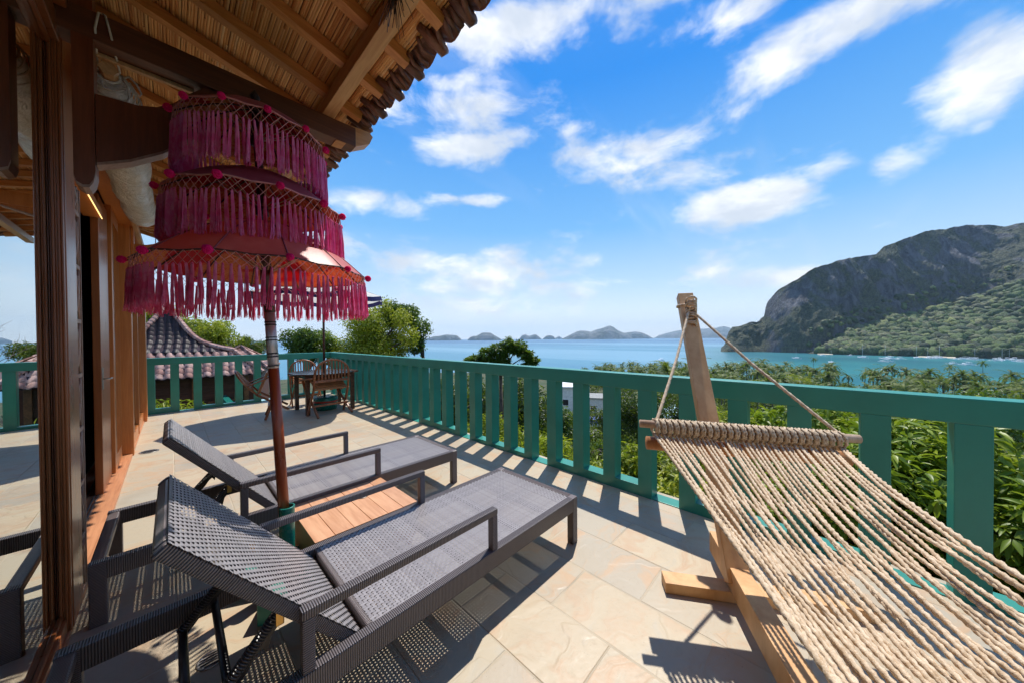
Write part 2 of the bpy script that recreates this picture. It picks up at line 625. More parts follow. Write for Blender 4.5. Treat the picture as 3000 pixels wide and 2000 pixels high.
rattan('rattan', (0.22, 0.20, 0.205), (0.36, 0.335, 0.34))
rattan('rattan_x', (0.115, 0.095, 0.10), (0.20, 0.175, 0.18), (440, 0.01, 0.01))
rattan('rattan_z', (0.115, 0.092, 0.095), (0.20, 0.165, 0.165), (0.01, 0.01, 440))
rattan('rattan_y', (0.125, 0.092, 0.092), (0.22, 0.175, 0.17), (0.01, 440, 0.01))

# hammock rope
m, nt, bs = new_mat('rope')
c = nt.coord('Object')
n = nt.noise(c, 55, 4, 0.65)
n2_ = nt.noise(c, 260, 3, 0.6)
col = nt.mix(nt.smooth(n, 0.3, 0.7), (0.48, 0.33, 0.19), (0.76, 0.60, 0.42))
col = nt.mix(nt.math('MULTIPLY', nt.smooth(n2_, 0.5, 0.7), 0.5), col, (0.84, 0.72, 0.55))
nt.link(col, bs.inputs['Base Color'])
bs.inputs['Roughness'].default_value = 0.78
nt.link(nt.bump(n2_, 0.5, 0.003), bs.inputs['Normal'])

# reeds of the ceiling
m, nt, bs = new_mat('reed')
g = nt.add('ShaderNodeNewGeometry')
c = nt.coord('Object', (60, 1.5, 60))
n = nt.noise(c, 1.0, 4, 0.6)
col = nt.ramp(g.outputs['Random Per Island'], [(0, (0.46, 0.19, 0.055)), (0.3, (0.74, 0.39, 0.14)), (0.6, (0.82, 0.51, 0.22)), (0.85, (0.60, 0.27, 0.085)), (1, (0.86, 0.62, 0.33))])
col = nt.mix(nt.math('MULTIPLY', nt.smooth(n, 0.5, 0.75), 0.45), col, (0.26, 0.11, 0.04))
nt.link(col, bs.inputs['Base Color'])
bs.inputs['Roughness'].default_value = 0.5

# clay tiles
def tile_mat(name, a, b, cc, rough=0.45, spec=0.5):
    m, nt, bs = new_mat(name)
    c = nt.coord('Object')
    oi = nt.add('ShaderNodeObjectInfo')
    off = nt.vmath('ADD', c, nt.vmath('MULTIPLY', oi.outputs['Random'], (13, 17, 11)))
    n = nt.noise(off, 9, 5, 0.6, 0.4)
    f = nt.noise(off, 45, 4, 0.65)
    col = nt.mix(oi.outputs['Random'], a, b)
    col = nt.mix(nt.math('MULTIPLY', nt.smooth(n, 0.45, 0.7), 0.8), col, cc)
    col = nt.mix(nt.math('MULTIPLY', nt.smooth(f, 0.55, 0.75), 0.4), col, (0.03, 0.02, 0.018))
    nt.link(col, bs.inputs['Base Color'])
    nt.link(nt.math('ADD', rough - 0.1, nt.math('MULTIPLY', f, 0.25)), bs.inputs['Roughness'])
    bs.inputs['Specular IOR Level'].default_value = spec
    nt.link(nt.bump(f, 0.3, 0.004), bs.inputs['Normal'])


tile_mat('eave_tile', (0.11, 0.045, 0.032), (0.24, 0.10, 0.06), (0.045, 0.024, 0.024))
tile_mat('glazed_tile', (0.010, 0.006, 0.009), (0.032, 0.014, 0.017), (0.006, 0.005, 0.008), 0.5, 0.35)
tile_mat('pink_tile', (0.36, 0.175, 0.14), (0.58, 0.37, 0.31), (0.12, 0.055, 0.05), 0.6, 0.35)

# umbrella cloths
def cloth(name, col, col2, trans=0.35, rough=0.6, sc=6.0, thr=(0.4, 0.7), spec=0.3):
    m, nt, bs = new_mat(name)
    c = nt.coord('Object')
    n = nt.noise(c, sc, 5, 0.6, 0.6)
    w = nt.noise(c, 140, 2, 0.5)
    cc = nt.mix(nt.smooth(n, *thr), col, col2)
    nt.link(cc, bs.inputs['Base Color'])
    bs.inputs['Roughness'].default_value = rough
    bs.inputs['Specular IOR Level'].default_value = spec
    nt.link(nt.bump(nt.math('ADD', nt.math('MULTIPLY', w, 0.3), n), 0.25, 0.01), bs.inputs['Normal'])
    tr = nt.add('ShaderNodeBsdfTranslucent')
    nt.link(cc, tr.inputs[0])
    mx = nt.add('ShaderNodeMixShader')
    mx.inputs[0].default_value = trans
    nt.link(bs.outputs[0], mx.inputs[1])
    nt.link(tr.outputs[0], mx.inputs[2])
    nt.link(mx.outputs[0], nt.n['Material Output'].inputs[0])
    return m


cloth('canopy_rose', (0.74, 0.17, 0.15), (0.82, 0.26, 0.22), 0.42, 0.42, 5, (0.4, 0.7), 0.6)
cloth('canopy_plum', (0.34, 0.06, 0.09), (0.42, 0.10, 0.13), 0.25, 0.42, 5, (0.4, 0.7), 0.5)
cloth('canopy_white', (0.80, 0.78, 0.72), (0.74, 0.72, 0.68), 0.4, 0.7)
cloth('canopy_navy', (0.03, 0.03, 0.12), (0.04, 0.04, 0.15), 0.2, 0.7)
cloth('thread', (0.92, 0.16, 0.40), (0.97, 0.38, 0.60), 0.5, 0.6, 30, (0.35, 0.65))
cloth('thread_violet', (0.93, 0.18, 0.50), (0.97, 0.40, 0.68), 0.5, 0.6, 30, (0.35, 0.65))
cloth('net_cord', (0.78, 0.33, 0.33), (0.85, 0.46, 0.40), 0.2, 0.6)
cloth('pompom', (0.98, 0.02, 0.30), (1.0, 0.08, 0.42), 0.45, 0.7)
cloth('plastic_film', (0.78, 0.75, 0.68), (0.93, 0.91, 0.86), 0.25, 0.16, 14, (0.35, 0.6), 0.9)
b_ = MATS['plastic_film'].node_tree.nodes['Bump']
b_.inputs['Strength'].default_value = 1.0
b_.inputs['Distance'].default_value = 0.04

# lining: red cloth printed with gold flowers
m, nt, bs = new_mat('lining')
c = nt.coord('Object')
vor = nt.add('ShaderNodeTexVoronoi', feature='SMOOTH_F1')
nt.link(nt.vmath('ADD', c, nt.vmath('MULTIPLY', nt.add('ShaderNodeTexNoise').outputs['Color'], (0.02, 0.02, 0.02))), vor.inputs['Vector'])
vor.inputs['Scale'].default_value = 42
n = nt.noise(c, 4.2, 3, 0.5, 0.3)
fl = nt.noise(c, 60, 4, 0.7, 2.0)
gold = nt.mix(nt.smooth(fl, 0.35, 0.6), (0.80, 0.22, 0.05), (0.85, 0.48, 0.20))
zone = nt.math('MULTIPLY', nt.smooth(n, 0.42, 0.50), nt.smooth(fl, 0.30, 0.48))
cc = nt.mix(zone, (0.62, 0.010, 0.03), gold)
nt.link(cc, bs.inputs['Base Color'])
bs.inputs['Roughness'].default_value = 0.6
tr = nt.add('ShaderNodeBsdfTranslucent')
nt.link(cc, tr.inputs[0])
mx = nt.add('ShaderNodeMixShader')
mx.inputs[0].default_value = 0.62
nt.link(bs.outputs[0], mx.inputs[1])
nt.link(tr.outputs[0], mx.inputs[2])
nt.link(mx.outputs[0], nt.n['Material Output'].inputs[0])

m, nt, bs = new_mat('led')
bs.inputs['Base Color'].default_value = (0.8, 0.6, 0.3, 1)
bs.inputs['Emission Color'].default_value = (1.0, 0.62, 0.22, 1)
bs.inputs['Emission Strength'].default_value = 1.6

# window glass: clear pane, mirror-like at a glancing angle
m, nt, bs = new_mat('glass')
nt.n.remove(bs)
fr = nt.add('ShaderNodeFresnel')
fr.inputs['IOR'].default_value = 2.0
gl = nt.add('ShaderNodeBsdfGlossy')
gl.inputs['Roughness'].default_value = 0.0
gl.inputs['Color'].default_value = (0.97, 1.0, 0.99, 1)
tp = nt.add('ShaderNodeBsdfTransparent')
tp.inputs['Color'].default_value = (0.72, 0.78, 0.76, 1)
mx = nt.add('ShaderNodeMixShader')
nt.link(nt.math('MULTIPLY', nt.math('POWER', fr.outputs[0], 0.22), 1.0, clamp=True), mx.inputs[0])
nt.link(tp.outputs[0], mx.inputs[1])
nt.link(gl.outputs[0], mx.inputs[2])
nt.link(mx.outputs[0], nt.n['Material Output'].inputs[0])


# foliage: every leaf (mesh island) has its own tone
def leafmat(name, dark, mid, bright, trans=0.35, rough=0.42, patch=0.5, spec=0.4):
    m, nt, bs = new_mat(name)
    g = nt.add('ShaderNodeNewGeometry')
    c = nt.coord('Object')
    oi = nt.add('ShaderNodeObjectInfo')
    n = nt.noise(c, patch, 3, 0.5)
    t = nt.math('ADD', nt.math('MULTIPLY', g.outputs['Random Per Island'], 0.62), nt.math('MULTIPLY', nt.smooth(n, 0.3, 0.7), 0.38))
    t = nt.math('ADD', t, nt.math('MULTIPLY', nt.math('SUBTRACT', oi.outputs['Random'], 0.5), 0.16), clamp=True)
    cc = nt.ramp(t, [(0.0, dark), (0.5, mid), (1.0, bright)])
    nt.link(cc, bs.inputs['Base Color'])
    bs.inputs['Roughness'].default_value = rough
    bs.inputs['Specular IOR Level'].default_value = spec
    tr = nt.add('ShaderNodeBsdfTranslucent')
    nt.link(nt.mix(0.5, cc, (0.30, 0.42, 0.02)), tr.inputs[0])
    mx = nt.add('ShaderNodeMixShader')
    mx.inputs[0].default_value = trans
    nt.link(bs.outputs[0], mx.inputs[1])
    nt.link(tr.outputs[0], mx.inputs[2])
    nt.link(mx.outputs[0], nt.n['Material Output'].inputs[0])


leafmat('leaf_mango', (0.05, 0.10, 0.010), (0.20, 0.29, 0.020), (0.46, 0.50, 0.06))
leafmat('leaf_yellow', (0.09, 0.14, 0.010), (0.34, 0.38, 0.022), (0.58, 0.52, 0.05), 0.42)
leafmat('leaf_green', (0.018, 0.050, 0.008), (0.055, 0.12, 0.014), (0.13, 0.22, 0.03))
leafmat('leaf_dark', (0.012, 0.030, 0.008), (0.030, 0.066, 0.012), (0.075, 0.12, 0.022))
leafmat('leaf_hill', (0.030, 0.052, 0.014), (0.085, 0.12, 0.026), (0.22, 0.27, 0.055), 0.3, 0.7, 0.06, 0.15)
leafmat('leaf_palm', (0.018, 0.038, 0.008), (0.085, 0.125, 0.020), (0.30, 0.33, 0.075), 0.3, 0.5, 0.3, 0.18)
leafmat('leaf_dry', (0.10, 0.075, 0.05), (0.20, 0.16, 0.12), (0.33, 0.28, 0.20), 0.15, 0.7)

# soil of the slope
m, nt, bs = new_mat('soil')
c = nt.coord('Object')
n = nt.noise(c, 0.12, 8, 0.6)
f = nt.noise(c, 1.7, 6, 0.7)
cc = nt.mix(nt.smooth(n, 0.4, 0.6), (0.030, 0.055, 0.012), (0.075, 0.075, 0.03))
cc = nt.mix(nt.math('MULTIPLY', nt.smooth(f, 0.5, 0.7), 0.6), cc, (0.05, 0.055, 0.02))
nt.link(cc, bs.inputs['Base Color'])
bs.inputs['Roughness'].default_value = 0.9
nt.link(nt.bump(f, 0.8, 0.4), bs.inputs['Normal'])

# sea: turquoise over the shallow bay, blue farther out
m, nt, bs = new_mat('sea')
geo = nt.add('ShaderNodeNewGeometry')
pos = geo.outputs['Position']
sp = nt.add('ShaderNodeSeparateXYZ')
nt.link(pos, sp.inputs[0])
X, Y = sp.outputs[0], sp.outputs[1]
dist = nt.math('SQRT', nt.math('ADD', nt.math('MULTIPLY', X, X), nt.math('MULTIPLY', Y, Y)))
nn = nt.noise(pos, 0.0035, 6, 0.6, 0.8)
mp = nt.add('ShaderNodeMapping')
nt.link(pos, mp.inputs[0])
mp.inputs['Rotation'].default_value = (0, 0, R_(-46))
mp.inputs['Scale'].default_value = (0.0014, 0.00022, 1)
streak = nt.noise(mp.outputs[0], 2.2, 6, 0.6, 0.4)
# shallow where the bay runs in behind the headland (towards +X, small Y)
bay = nt.math('ADD', nt.math('MULTIPLY', nt.math('ARCTAN2', Y, X), -5.2), nt.math('ADD', nt.math('MULTIPLY', nt.math('SUBTRACT', nn, 0.5), 1.3), 1.75))
bay = nt.math('MULTIPLY', nt.smooth(bay, 0.0, 1.0), nt.smooth(dist, 1500, 600))
deep = nt.mix(nt.smooth(dist, 500, 2600), (0.055, 0.21, 0.30), (0.018, 0.11, 0.23))
deep = nt.mix(nt.math('MULTIPLY', nt.smooth(streak, 0.5, 0.62), 0.8), deep, (0.16, 0.32, 0.42))
deep = nt.mix(nt.math('MULTIPLY', nt.smooth(streak, 0.46, 0.34), 0.45), deep, (0.012, 0.12, 0.24))
shal = nt.mix(nt.smooth(nn, 0.4, 0.65), (0.015, 0.13, 0.16), (0.03, 0.20, 0.21))
cc = nt.mix(bay, deep, shal)
nt.link(cc, bs.inputs['Base Color'])
bs.inputs['Roughness'].default_value = 0.32
bs.inputs['IOR'].default_value = 1.33
bs.inputs['Specular IOR Level'].default_value = 0.32
wv = nt.noise(pos, 0.25, 4, 0.6)
nt.link(nt.bump(wv, 0.25, 1.0), bs.inputs['Normal'])

# limestone headland
m, nt, bs = new_mat('cliff')
c = nt.coord('Object')
geo = nt.add('ShaderNodeNewGeometry')
mp = nt.add('ShaderNodeMapping')
nt.link(c, mp.inputs[0])
mp.inputs['Scale'].default_value = (1, 1, 0.16)
rib = nt.noise(mp.outputs[0], 0.060, 9, 0.66, 0.7)
fine = nt.noise(mp.outputs[0], 0.25, 6, 0.7, 0.4)
veg = nt.noise(c, 0.014, 8, 0.65, 0.6)
grain = nt.noise(c, 0.22, 5, 0.75)
rock = nt.mix(nt.smooth(rib, 0.38, 0.66), (0.075, 0.078, 0.090), (0.19, 0.19, 0.205))
rock = nt.mix(nt.math('MULTIPLY', nt.smooth(fine, 0.58, 0.74), 0.6), rock, (0.27, 0.27, 0.28))
vegc = nt.mix(nt.smooth(grain, 0.35, 0.65), (0.035, 0.052, 0.022), (0.135, 0.145, 0.065))
cc = nt.mix(nt.math('MULTIPLY', nt.smooth(veg, 0.42, 0.52), 0.85), rock, vegc)
nt.link(cc, bs.inputs['Base Color'])
bs.inputs['Roughness'].default_value = 0.9
hh = nt.math('ADD', nt.math('MULTIPLY', rib, 1.0), nt.math('ADD', nt.math('MULTIPLY', fine, 0.45), nt.math('MULTIPLY', grain, 0.4)))
nt.link(nt.bump(hh, 1.0, 16.0), bs.inputs['Normal'])

m, nt, bs = new_mat('island_rock')
c = nt.coord('Object')
n = nt.noise(c, 0.006, 8, 0.65, 0.5)
cc = nt.mix(nt.smooth(n, 0.4, 0.62), (0.05, 0.065, 0.045), (0.16, 0.16, 0.15))
nt.link(cc, bs.inputs['Base Color'])
bs.inputs['Roughness'].default_value = 0.9
nt.link(nt.bump(n, 1.0, 60.0), bs.inputs['Normal'])
m, nt, bs = new_mat('sand')
bs.inputs['Base Color'].default_value = (0.55, 0.47, 0.34, 1)
bs.inputs['Roughness'].default_value = 0.9
def settle(root, loc):
    """put the thing's Empty at its base; parts were built in place"""
    root.location = loc
    for ch in root.children:
        ch.location = Vector(ch.location) - Vector(loc)


# ================================================================== TERRACE
RX0, RX1 = 2.733, 2.862          # inner and outer face of the long parapet
FY0, FY1 = 8.892, 9.02           # the far parapet
floor = MB().box(-0.62, RX1 + 0.05, -3.0, FY1 + 0.05, -0.30, -0.0010).build('floor', 'grout', kind='structure')
rows = [0.98 + 0.3275 * k for k in range(-5, 7)]
rows[0] = -0.338
del rows[1]
rs = random.Random(3)
for ri in range(len(rows)):
    xa = rows[ri]
    xb = rows[ri + 1] if ri + 1 < len(rows) else RX0
    if xa > RX0 - 0.02:
        continue
    xb = min(xb, RX0 - 0.001)
    par = (ri + 1) % 2
    y = -2.9
    ys = [y]
    base = 0.98 if par == 0 else 0.66
    kk = math.floor((y - base) / 0.64)
    cuts = [base + 0.64 * (kk + i) for i in range(1, 20)]
    for cpos in cuts:
        cpos += rs.uniform(-0.03, 0.03) if cpos > 1.6 else 0
        if cpos < FY0 - 0.1:
            ys.append(cpos)
            if rs.random() < 0.10 and cpos + 0.32 < FY0 - 0.1:
                ys.append(cpos + 0.30)
    ys.append(FY0 - 0.001)
    for ya, yb in zip(ys[:-1], ys[1:]):
        g = 0.0032
        w_, l_ = xb - xa - 2 * g, yb - ya - 2 * g
        mb = MB()
        # outline with a slightly uneven, hand-cut edge, chamfered on top
        ring = []
        n = 6
        for i in range(n):
            ring.append((-w_ / 2 + w_ * i / n, -l_ / 2))
        for i in range(n):
            ring.append((w_ / 2, -l_ / 2 + l_ * i / n))
        for i in range(n):
            ring.append((w_ / 2 - w_ * i / n, l_ / 2))
        for i in range(n):
            ring.append((-w_ / 2, l_ / 2 - l_ * i / n))
        ring = [(px + rs.uniform(-0.0016, 0.0016), py + rs.uniform(-0.0016, 0.0016)) for px, py in ring]
        m_ = len(ring)
        top = rs.uniform(-0.0006, 0.0012)
        mb.v = [(px, py, -0.02) for px, py in ring] + [(px, py, top - 0.0018) for px, py in ring] + \
               [(px * (1 - 0.006 / w_), py * (1 - 0.006 / l_), top) for px, py in ring]
        mb.f = [(i, (i + 1) % m_, m_ + (i + 1) % m_, m_ + i) for i in range(m_)]
        mb.f += [(m_ + i, m_ + (i + 1) % m_, 2 * m_ + (i + 1) % m_, 2 * m_ + i) for i in range(m_)]
        mb.f.append(tuple(range(2 * m_, 3 * m_)))
        mb.build('paving_stone', 'paving', floor, loc=((xa + xb) / 2, (ya + yb) / 2, 0), fix=False)

# floor drains
for (px, py, rr, lb) in ((-0.21, 5.93, 0.085, 'round steel floor drain near the wooden pillar'),
                         (0.10, 1.86, 0.05, 'small round floor drain behind the nearer lounger')):
    t = thing('floor_drain', lb, 'drain', (px, py, 0.0015))
    MB().lathe([(rr, 0), (rr, 0.0035), (rr * 0.93, 0.0045), (rr * 0.86, 0.003)], 24).build('rim', 'steel', t, smooth=True)
    mb = MB()
    for i in range(5):
        a = (i - 2) * rr * 0.3
        hw = math.sqrt(max(0, (rr * 0.8) ** 2 - a * a))
        mb.box(-hw, hw, a - rr * 0.06, a + rr * 0.06, 0.0032, 0.0052)
    mb.build('grille', 'black_metal', t)


# ---- parapets
def parapet(t, axis, lo, hi, c0, pitch, k0, k1, w_, b0, b1, scup0, mat='teal'):
    def bx(a0, a1, z0, z1, name, bev=0.004, e=0.0):
        mb = MB()
        if axis == 'y':
            mb.box(b0 + e, b1 - e, a0, a1, z0, z1, bev)
        else:
            mb.box(a0, a1, b0 + e, b1 - e, z0, z1, bev)
        return mb.build(name, mat, t)
    bx(lo, hi, 0.903, 1.034, 'top_beam', 0.006)
    cs = [c0 + pitch * k for k in range(k0, k1)]
    for c in cs:
        bx(c - w_ / 2, c + w_ / 2, -0.02, 0.9035, 'baluster', 0.003, 0.0012)
    for a, b in zip(cs[:-1], cs[1:]):
        mid = (a + b) / 2
        s_ = (mid - scup0) / (pitch * 4)
        if abs(s_ - round(s_)) < 0.1:
            hgt = 0.006
        else:
            hgt = 0.045 + 0.045 * ((math.sin(mid * 37.0) + 1) / 2)
        bx(a + w_ / 2 - 0.002, b - w_ / 2 + 0.002, -0.02, hgt, 'sill', 0.002, 0.0025)


t = thing('parapet', 'long teal balustrade with upright slots running down the right side', 'railing')
parapet(t, 'y', -3.0, FY1, 1.06, 0.3245, -12, 25, 0.116, RX0, RX1, 0.84 + 0.06)
settle(t, (2.80, 3.0, 0))
t = thing('parapet', 'short teal balustrade across the far end of the terrace', 'railing')
parapet(t, 'x', -0.60, RX0 - 0.001, -0.288, 0.3135, -1, 10, 0.118, FY0, FY1, 0.182)
settle(t, (1.2, 8.95, 0))

# ================================================================== HOUSE
house = thing('wooden_house', 'carved brown wooden house with reed-lined tiled eave and glass front', 'house')
H = house


def hb(name, mat, x0, x1, y0, y1, z0, z1, bev=0.003, parent=None):
    return MB().box(x0, x1, y0, y1, z0, z1, bev).build(name, mat, parent or H)


HY0, HY1 = -2.6, 8.55
hb('threshold', 'sill_wood', -0.60, -0.337, HY0, 8.40, -0.03, 0.024)
for xx in (-0.455, -0.475, -0.52):
    hb('door_track', 'steel', xx - 0.004, xx + 0.004, 2.92, 5.85, 0.024, 0.030, 0)
# near glazed panels
GX = -0.375
for (ya, yb) in ((-2.5, 0.16), (0.22, 2.492)):
    w_ = MB()
    fr = MB()
    o = hb('window', 'frame_wood', GX - 0.035, GX + 0.042, ya, yb, 2.70, 2.80, 0.004)
    hb('rail', 'frame_wood', GX - 0.035, GX + 0.030, ya, yb, 0.024, 0.085, 0.004, o)
    hb('glass_pane', 'glass', GX - 0.003, GX + 0.003, ya, yb, 0.085, 2.70, 0, o)
    hb('bead', 'frame_wood', GX + 0.003, GX + 0.018, ya, yb, 0.085, 0.105, 0.003, o)
    hb('bead', 'frame_wood', GX + 0.003, GX + 0.018, ya, yb, 2.68, 2.70, 0.003, o)
hb('stile', 'frame_wood', GX - 0.03, GX + 0.04, 0.16, 0.22, 0.024, 2.80)
# moulded stile at the edge of the glass: several rounded steps
for i, (xa, xb, ya, yb, mt) in enumerate(((-0.3715, -0.366, 2.490, 2.515, 'dark_wood'), (-0.366, -0.357, 2.484, 2.515, 'frame_wood'),
                                         (-0.357, -0.350, 2.487, 2.515, 'frame_wood'), (-0.350, -0.342, 2.482, 2.515, 'frame_wood'),
                                         (-0.342, -0.3335, 2.488, 2.515, 'frame_wood'))):
    hb('stile', mt, xa, xb, ya, yb, 0.024, 3.15, 0.0035)
hb('post', 'frame_wood', -0.376, -0.330, 2.513, 2.735, 0.0245, 3.15, 0.004)
# carved openwork board beside the post
cb = hb('carved_board', 'carved_wood', -0.352, -0.334, 2.737, 2.748, 0.024, 2.16, 0.002)
hb('stile', 'carved_wood', -0.352, -0.334, 2.885, 2.897, 0.024, 2.16, 0.002, cb)
zc_ = 0.024
i = 0
while zc_ < 2.14:
    hb('crosspiece', 'carved_wood', -0.350, -0.336, 2.748, 2.885, zc_, zc_ + 0.022, 0.003, cb)
    mb = MB()
    z0_, z1_ = zc_ + 0.022, min(zc_ + 0.284, 2.16)
    for sgn in (1, -1):
        pts = []
        for q in range(9):
            tt = q / 8
            yy = 2.8165 + sgn * 0.055 * math.cos(tt * PI) * (0.85 + 0.15 * math.cos(4 * PI * tt))
            pts.append((-0.343, yy, z0_ + (z1_ - z0_) * tt))
        mb.tube(pts, [0.006 + 0.006 * math.sin(PI * q / 8) for q in range(9)], 6)
    for (cy_, cz_, rr) in ((2.782, 0.30, 0.022), (2.85, 0.30, 0.022), (2.782, 0.72, 0.022), (2.85, 0.72, 0.022), (2.8165, 0.5, 0.02)):
        zz = z0_ + (z1_ - z0_) * cz_
        mb.tube([(-0.343, cy_ + rr * math.cos(a_), zz + 1.8 * rr * math.sin(a_)) for a_ in [PI * 2 * j / 10 for j in range(9)]], 0.0055, 5)
    mb.build('fretwork', 'carved_wood', cb, smooth=True)
    zc_ += 0.284
# door head with a lit brass strip, transom, header
hb('door_head', 'post_wood', -0.50, -0.40, 2.735, 4.46, 2.40, 2.47)
hb('light_strip', 'led', -0.402, -0.397, 2.92, 4.44, 2.390, 2.3985, 0.001)
hb('transom', 'wall_wood', -0.50, -0.46, 2.735, 5.87, 2.47, 2.80)
hb('header_beam', 'post_wood', -0.44, -0.300, 2.80, 8.40, 2.70, 2.86)
hb('header_strip', 'purlin_wood', -0.30, -0.262, 2.80, 8.40, 2.665, 2.74)
hb('upper_wall', 'wall_wood', -0.50, -0.44, HY0, 8.40, 2.80, 3.40)
# folded door leaves
lf = hb('door_leaf', 'frame_wood', -0.470, -0.425, 4.50, 5.05, 0.03, 2.62, 0.004)
MB().tube([(-0.425, 4.56, 1.02), (-0.385, 4.56, 1.02), (-0.380, 4.60, 1.02), (-0.380, 4.66, 1.02)], 0.007, 8).build('handle', 'steel', lf, smooth=True)
hb('lock_plate', 'steel', -0.4245, -0.421, 4.52, 4.60, 0.93, 1.12, 0.002, lf)
lf2 = hb('door_leaf', 'post_wood', -0.455, -0.405, 5.12, 5.72, 0.03, 2.70, 0.004)
hb('glass_pane', 'glass', -0.405, -0.400, 5.20, 5.64, 0.2, 2.55, 0, lf2)
pil = hb('pillar', 'post_wood', -0.455, -0.326, 5.87, 6.00, 0.0, 2.72, 0.005)
hb('pillar_board', 'post_wood', -0.324, -0.298, 5.90, 6.00, 2.02, 2.70, 0.005)
# far glazing
for (ya, yb) in ((6.02, 7.05), (7.10, 8.17)):
    o = hb('window', 'frame_wood', GX - 0.02, GX + 0.03, ya, yb, 2.60, 2.68, 0.004)
    hb('rail', 'post_wood', GX - 0.02, GX + 0.03, ya, yb, 0.024, 0.16, 0.004, o)
    hb('glass_pane', 'glass', GX - 0.003, GX + 0.003, ya, yb, 0.16, 2.60, 0, o)
hb('stile', 'post_wood', GX - 0.03, GX + 0.038, 7.05, 7.10, 0.024, 2.68)
hb('corner_post', 'post_wood', GX - 0.05, -0.305, 8.17, 8.40, 0.0, 2.68)
# the room behind, unlit
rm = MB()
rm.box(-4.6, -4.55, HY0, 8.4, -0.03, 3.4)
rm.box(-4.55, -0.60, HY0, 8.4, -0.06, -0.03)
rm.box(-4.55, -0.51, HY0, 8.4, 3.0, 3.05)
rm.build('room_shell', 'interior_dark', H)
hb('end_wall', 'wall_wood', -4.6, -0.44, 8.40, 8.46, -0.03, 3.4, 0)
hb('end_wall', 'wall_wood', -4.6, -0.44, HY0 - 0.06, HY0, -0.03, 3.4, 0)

# pendant, bracket, tie beam
for (yb_, nm) in ((2.42, 0), (5.90, 1)):
    sh = 0.0 if nm == 0 else -0.10
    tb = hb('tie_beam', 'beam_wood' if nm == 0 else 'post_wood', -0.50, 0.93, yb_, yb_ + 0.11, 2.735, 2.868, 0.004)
    hb('lit_underside_strip', 'purlin_wood', -0.235, 0.10, yb_ + 0.085, yb_ + 0.110, 2.716, 2.7345, 0.002, tb)  # light on the beam's underside, put in as a strip of paler wood
    # swept end of the beam
    MB().prism([(0.80, 2.73), (0.93, 2.74), (1.03, 2.80), (1.055, 2.86), (1.03, 2.885), (0.80, 2.868)], 'y', yb_ + 0.004, yb_ + 0.106).build('beam_end', 'rafter_wood', tb)
    poly = [(-0.232, 2.18), (-0.13, 2.235), (-0.02, 2.32), (0.09, 2.44), (0.20, 2.57), (0.34, 2.67), (0.52, 2.722), (0.60, 2.734), (0.14, 2.734), (0.075, 2.66), (0.02, 2.585), (-0.04, 2.535), (-0.10, 2.512), (-0.232, 2.50)]
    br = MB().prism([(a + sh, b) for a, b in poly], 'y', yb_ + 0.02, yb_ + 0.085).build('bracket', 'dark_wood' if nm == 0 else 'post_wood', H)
    edge = poly[:7]
    MB().prism([(a + sh, b - 0.0005) for a, b in edge] + [(a + sh, b - 0.014) for a, b in reversed(edge)], 'y', yb_ + 0.016, yb_ + 0.089).build('edge_strip', 'carved_wood', br)
    if nm == 0:
        pp = [(-0.295, 2.10), (-0.288, 2.070), (-0.270, 2.058), (-0.252, 2.064), (-0.240, 2.09), (-0.2335, 2.13)]
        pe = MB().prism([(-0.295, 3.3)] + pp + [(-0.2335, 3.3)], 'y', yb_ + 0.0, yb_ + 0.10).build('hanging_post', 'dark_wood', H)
        MB().prism([(a, b + 0.001) for a, b in pp] + [(a, b - 0.012) for a, b in reversed(pp)], 'y', yb_ - 0.002, yb_ + 0.102).build('scroll_end', 'carved_wood', pe)
hb('head_moulding', 'frame_wood', -0.400, -0.30, -2.6, 2.40, 2.81, 2.90, 0.006)
hb('head_moulding', 'dark_wood', -0.37, -0.27, -2.6, 2.40, 2.905, 3.05, 0.006)

# ---- roof: reeds on rafters on a purlin, clay tiles along the eave
EX, EZ, SL = 1.06, 2.93, 0.27


def zr(x):
    return 2.94 + SL * (EX - x)


RY0, RY1 = -2.6, 8.85
roof = MB().prism([(-1.9, zr(-1.9) + 0.03), (0.98, zr(0.98) + 0.025), (0.98, zr(0.98) + 0.045), (-1.9, zr(-1.9) + 0.06)], 'y', RY0, RY1).build('roof', 'eave_tile', H)
rr_ = random.Random(5)
mb = MB()
x = -1.85
while x < 0.955:
    r = rr_.uniform(0.0052, 0.0078)
    y = RY0 + rr_.uniform(-0.6, 0)
    while y < RY1:
        L = rr_.uniform(1.4, 3.2)
        ya, yb = max(y, RY0), min(y + L, RY1)
        if yb - ya > 0.05:
            dz0, dz1 = rr_.uniform(-0.003, 0.003), rr_.uniform(-0.003, 0.003)
            dx1 = rr_.uniform(-0.003, 0.003)
            nseg = 1
            base = len(mb.v)
            for (yy, dz, dx_) in ((ya, dz0, 0), (yb, dz1, dx1)):
                for a in (0, 60, 120, 180):
                    mb.v.append((x + dx_ + r * math.cos(R_(a)), yy, zr(x) + dz + 0.012 - r * 1.25 * math.sin(R_(a))))
            mb.f += [(base + i, base + i + 1, base + 5 + i, base + 4 + i) for i in range(3)]
        y += L
    x += 2 * r * 0.93
mb.build('reed_lining', 'reed', roof, smooth=True, fix=False, kind='stuff')
for k in range(-14, 20):
    yc = 2.385 + 0.335 * k
    if RY0 + 0.05 < yc < RY1 - 0.05:
        m4 = Matrix.Identity(4)
        MB().prism([(-1.88, zr(-1.88) - 0.062), (0.945, zr(0.945) - 0.062), (0.958, zr(0.958) - 0.002), (-1.88, zr(-1.88) - 0.002)], 'y', yc - 0.027, yc + 0.027).build('rafter', 'rafter_wood', roof)
hb('purlin', 'purlin_wood', 0.715, 0.787, RY0, RY1, 2.870, 2.958, 0.004)
hb('purlin', 'rafter_wood', -1.0, -0.92, RY0, RY1, 3.30, 3.42, 0.004)


